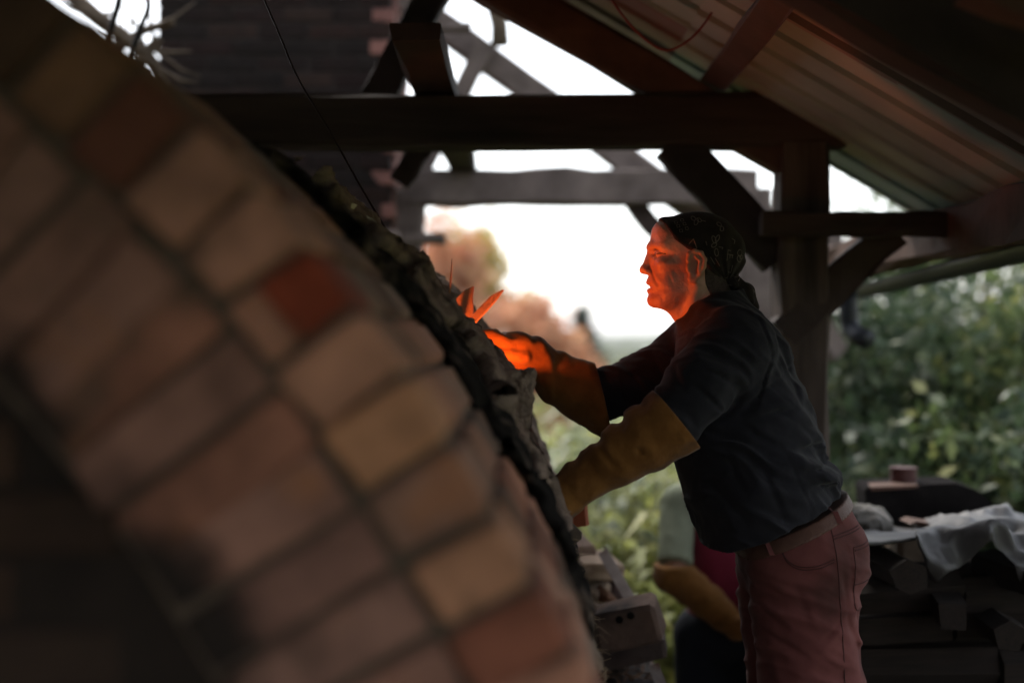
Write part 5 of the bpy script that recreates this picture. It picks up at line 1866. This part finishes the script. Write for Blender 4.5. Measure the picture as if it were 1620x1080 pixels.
def tree(name, label, base, trunk_h, rad, leaf, size, n, clumps, seed, cat='tree', group=None, droop=.3, trunk_r=.05, ratio=.45):
    r = random.Random(seed)
    base = Vector(base)
    t = empty(name, base); tag(t, label, cat, group)
    c = base + Vector((0, 0, trunk_h + rad[2] * .75))
    pts, cc = crown_pts(n, c, rad, clumps, seed)
    pts = pts[pts[:, 2] > base.z + .02]
    leaves_mesh('crown', pts, size, M[leaf], t, droop, seed, ratio=ratio)
    mb = MB()
    top = c + Vector((0, 0, rad[2] * .3))
    mb.tube([base, base.lerp(top, .4) + Vector((r.gauss(0, .04), r.gauss(0, .04), 0)) * rad[0], top], [trunk_r, trunk_r * .75, trunk_r * .3], 7)
    for q in cc[:: max(1, clumps // 14)]:
        f = r.uniform(.25, .75); a = base.lerp(top, f); q = Vector(q)
        mb.tube([a, a.lerp(q, .5) + Vector((0, 0, .05 * rad[2])), q], [trunk_r * .4, trunk_r * .25, trunk_r * .1], 5)
    mb.build('trunk', M['bark'], t, True)
    return t


SHR = [  # px, depth, top py, rad x, leaf, label
    (1345, 7.6, 470, .62, 'leaf_dark', 'dark green shrub next to the shed post'),
    (1440, 7.2, 440, .66, 'leaf_dark', 'dark green shrub above the red tin'),
    (1545, 7.4, 470, .66, 'leaf_mid', 'lighter leafy shrub right of the red tin'),
    (1640, 7.0, 440, .70, 'leaf_mid', 'leafy shrub cut off by the right edge, below the eave'),
    (1500, 6.2, 660, .42, 'leaf_mid', 'low shrub with bright leaves behind the timber block'),
    (1620, 6.1, 640, .46, 'leaf_dark', 'low dark shrub behind the tarpaulin at the right edge'),
    (1390, 6.3, 690, .40, 'leaf_dark', 'low shrub in the gap between trousers and timber block'),
]
for k, (px, d, top, rx, lf, lab) in enumerate(SHR):
    b = P(px, 540, d); b.z = GZ
    hh = P(px, top, d).z - GZ
    tree('leafy_shrub', lab, b, .0, (rx, rx * .9, hh * .56), lf, .085, 5200, 46, 100 + k, 'shrub', 'shrubs behind the shed', .6, .025)
tree('weeping_tree', 'pale weeping tree against the sky under the right eave', P(1560, 540, 11) - Vector((0, 0, CZ - GZ)), 1.0, (1.5, 1.2, 1.4), 'leaf_mid', .085, 5200, 60, 131, 'tree', None, 1.8, .07)
tree('weeping_tree', 'slender green tree seen between post and slanting brace', P(1385, 540, 12) - Vector((0, 0, CZ - GZ)), .9, (1.2, 1.0, 1.25), 'leaf_mid', .085, 4200, 50, 132, 'tree', None, 1.6, .06)
for k in range(5):
    px = 1330 + 110 * k
    b = P(px, 540, 9.6 + .5 * (k % 2)); b.z = GZ
    tree('hedge_bush', ('hedge bush farthest left, nearest the shed post', 'second hedge bush from the shed post', 'middle bush of the dark back hedge', 'fourth hedge bush from the shed post', 'hedge bush at the right picture edge')[k], b, 0, (1.0, .8, 1.2 + .06 * (k % 3)), 'leaf_dark', .11, 5200, 40, 150 + k, 'bush', 'dark hedge behind the shrubs', .4, .03)

# tall reedy plants in the open strip behind the kiln
def reed(name, label, base, h, n, mt, seed, group, spread=.25, wid=.03):
    r = random.Random(seed)
    t = empty(name, base); tag(t, label, 'plant', group)
    V, F = [], []
    st = MB()
    for s in range(n):
        b = Vector(base) + Vector((r.gauss(0, spread), r.gauss(0, spread), 0)); hh = h * r.uniform(.65, 1.05)
        lean = Vector((r.gauss(0, .12), r.gauss(0, .12), 0))
        st.tube([b, b + lean * hh * .5 + Vector((0, 0, hh * .5)), b + lean * hh + Vector((0, 0, hh))], [.008, .006, .002], 5)
        for k in range(13):
            f = r.uniform(.12, 1); p = b + lean * hh * f + Vector((0, 0, hh * f))
            a = r.uniform(0, 6.28); L = r.uniform(.16, .34); dv = Vector((math.cos(a), math.sin(a), r.uniform(.1, .7)))
            sd = dv.cross(Vector((0, 0, 1))).normalized() * wid
            p1 = p + dv * L * .5; p2 = p + dv * L + Vector((0, 0, -L * .45))
            i = len(V); V += [p, p1 + sd * .5, p2, p1 - sd * .5]; F.append((i, i + 1, i + 2, i + 3))
    mesh_py('leaf_blades', V, F, mt, t)['kind'] = 'stuff'; st.build('stems', M['cane'], t)['kind'] = 'stuff'
    return t


rp_ = random.Random(77)
RL = ('tall lime reed clump just right of the lower gauntlet wrist', 'tall reed clump left of the maroon-vested person', 'reed clump between the two gauntlets', 'reed clump low behind the brick pile',
      'reed clump under the lower gauntlet', 'reed clump touching the grey-green sleeve', 'far reed clump below the upper gauntlet', 'far reed clump right of the torn flap', 'far reed clump under the man\'s chest', 'far reed clump beside the bent cane',
      'nearest reed clump left of the seated knees', 'reed clump farthest left in the bright strip')
RP = [(960, 6.7, 700), (1030, 6.9, 690), (985, 8.2, 650), (930, 7.2, 720), (1000, 6.3, 790), (1050, 7.6, 680), (900, 9.5, 640), (850, 9.0, 670), (1040, 9.8, 640), (900, 7.9, 720), (1040, 6.2, 860), (840, 10.5, 640)]
for k, (px, d, top) in enumerate(RP):
    b = P(px, 540, d); h = P(px, top, d).z - GZ; b.z = GZ
    reed('reed_clump', RL[k], b, h, 26, M['leaf_lime'] if k % 3 else M['leaf_mid'], 200 + k, 'reeds behind the kiln', .22, .042)
# meadow tufts
mb_pts = []
rg = np.random.default_rng(4)
n = 26000
yy = 6.0 + 18 * rg.random(n) ** 1.5
xx = (rg.random(n) - .42) * (1.2 + yy * .75)
pts = np.stack([xx, yy, GZ - np.maximum(0, yy - 8) * .010 + rg.random(n) * .10], 1)
pts = pts[~((pts[:, 1] < 7.2) & (pts[:, 0] < P(700, 0, 6.5).x))]
o = leaves_mesh('meadow_grass', pts, .30, M['leaf_lime'], None, -1.3, 5, ratio=.10)
tag(o, 'tall yellow-green meadow grass beyond the shed', 'grass', kind='stuff')

# autumn trees and the conifer far off
tree('autumn_tree', 'red and orange autumn tree seen above the upper gauntlet', P(790, 540, 30) - Vector((0, 0, 2.1)), 0.3, (1.6, 1.4, 1.45), 'leaf_rust', .30, 9000, 46, 301, 'tree', None, .4, .12)
tree('autumn_tree', 'reddish autumn tree just right of the chimney foot', P(705, 540, 26) - Vector((0, 0, 1.8)), .5, (.95, 1.0, 1.9), 'leaf_rust', .27, 6500, 40, 302, 'tree', None, .4, .11)
tree('autumn_tree', 'pale yellow autumn tree rising beside the chimney', P(750, 540, 34) - Vector((0, 0, 2.0)), 1.0, (1.25, 1.1, 2.3), 'leaf_gold', .28, 4200, 40, 303, 'tree', None, .4, .12)
tree('autumn_tree', 'low rust-coloured tree between the red tree and the conifer', P(865, 540, 38) - Vector((0, 0, 2.0)), .2, (1.2, 1.1, 1.2), 'leaf_rust', .32, 4800, 30, 304, 'tree', None, .4, .1)
ct = P(922, 540, 48); ct.z = -.9
tc_ = empty('conifer', ct); tag(tc_, 'dark green conifer standing alone left of the man\'s far sleeve', 'tree')
rg = np.random.default_rng(8)
n = 4200; f = rg.random(n) ** 1.3; a = rg.random(n) * 6.283; hgt = 3.2
rad_ = (1 - f) * 1.05 * (.35 + .65 * rg.random(n) ** .4)
pts = np.stack([ct.x + np.cos(a) * rad_, ct.y + np.sin(a) * rad_, ct.z + .2 + f * hgt], 1)
leaves_mesh('crown', pts, .28, M['leaf_fir'], tc_, .6, 3)
MB().tube([ct, ct + Vector((0, 0, 2.8))], [.12, .02], 7).build('trunk', M['bark'], tc_, True)
M['leaf_far'] = leaf_mat('far_wood_leaf', (.05, .075, .03), (.12, .13, .05), None, .3)
pts = []
rg = np.random.default_rng(12)
for k in range(120):
    x = rg.uniform(-60, 75); y = rg.uniform(150, 190); s = rg.uniform(1.3, 3.0)
    q = rg.normal(size=(90, 3)); q /= np.linalg.norm(q, axis=1)[:, None]
    pts.append(np.array((x, y, -1.9 + s * .4)) + q * np.array((s * 1.3, s, s)) * rg.random((90, 1)) ** .4)
o = leaves_mesh('far_wood', np.concatenate(pts), .9, M['leaf_far'], None, .3, 5); tag(o, 'hazy far wood along the skyline', 'wood', kind='stuff')

# bare branches and rods against the sky, top left
def branch(name, pts, rad, mt, label, cat, twigs=0, seed=0):
    r = random.Random(seed)
    c = smooth_curve(np.array([list(p) for p in pts]), 5)
    mb = MB().tube([Vector(p) for p in c], list(np.linspace(rad[0], rad[1], len(c))), 8)
    for k in range(twigs):
        i = r.randrange(2, len(c) - 2); p = Vector(c[i]); d = Vector((r.gauss(0, 1), r.gauss(0, .5), r.gauss(.2, 1))).normalized()
        L = r.uniform(.08, .25); mb.tube([p, p + d * L * .6, p + d * L + Vector((0, 0, .03))], [rad[0] * .35, rad[0] * .25, rad[0] * .1], 5)
    o = mb.build(name, mt, None, True); tag(o, label, cat)


BD = 5.6
branch('bare_branch', [P(90, -30, BD), P(150, 25, BD), P(200, 62, BD), P(238, 95, BD), P(262, 150, BD)], (.034, .026), M['bark'], 'thick pale bare branch curving across the gap left of the chimney', 'branch', 10, 1)
branch('bare_branch', [P(150, 105, BD), P(190, 75, BD), P(225, 50, BD), P(275, 35, BD)], (.024, .016), M['bark'], 'thinner bare branch crossing behind the thick pale one', 'branch', 9, 2)
branch('bare_branch', [P(205, 130, BD), P(228, 90, BD), P(252, 60, BD)], (.026, .02), M['bark'], 'short stubby branch close to the chimney edge', 'branch', 8, 3)
M['rod'] = mat('dark_iron_rod', (.014, .013, .014), (.03, .027, .027), scale=9, rough=.6, bump=.2)
branch('iron_rod', [P(196, -30, 4.9), P(182, 25, 4.9), P(164, 82, 4.9), P(150, 130, 4.9)], (.012, .012), M['rod'], 'left one of two dark rods in the gap beside the chimney', 'rod')
branch('iron_rod', [P(226, -20, 4.9), P(235, 10, 4.9), P(222, 45, 4.9), P(204, 95, 4.9), P(190, 140, 4.9)], (.010, .010), M['rod'], 'right one of two dark rods, hooked at its top', 'rod')

# ------------------------------------------------------------------ thin autumn haze over the far fields
hz_m = bpy.data.materials.new('thin_haze'); hz_m.use_nodes = True
hn, hl = hz_m.node_tree.nodes, hz_m.node_tree.links
hn.remove(hn['Principled BSDF'])
hv_ = hn.new('ShaderNodeVolumePrincipled'); hv_.inputs['Color'].default_value = (.95, .97, 1, 1); hv_.inputs['Density'].default_value = .0003; hv_.inputs['Anisotropy'].default_value = .3
hl.new(hv_.outputs[0], hn['Material Output'].inputs['Volume'])
a, b = Vector((-3100, -500, -12)), Vector((3100, 3600, 40))
vs = [(x, y, z) for x in (a.x, b.x) for y in (a.y, b.y) for z in (a.z, b.z)]
o = mesh_py('haze', vs, [(0, 1, 3, 2), (4, 6, 7, 5), (0, 4, 5, 1), (2, 3, 7, 6), (0, 2, 6, 4), (1, 5, 7, 3)], hz_m)
tag(o, 'thin pale haze over the far fields', 'haze', kind='stuff')
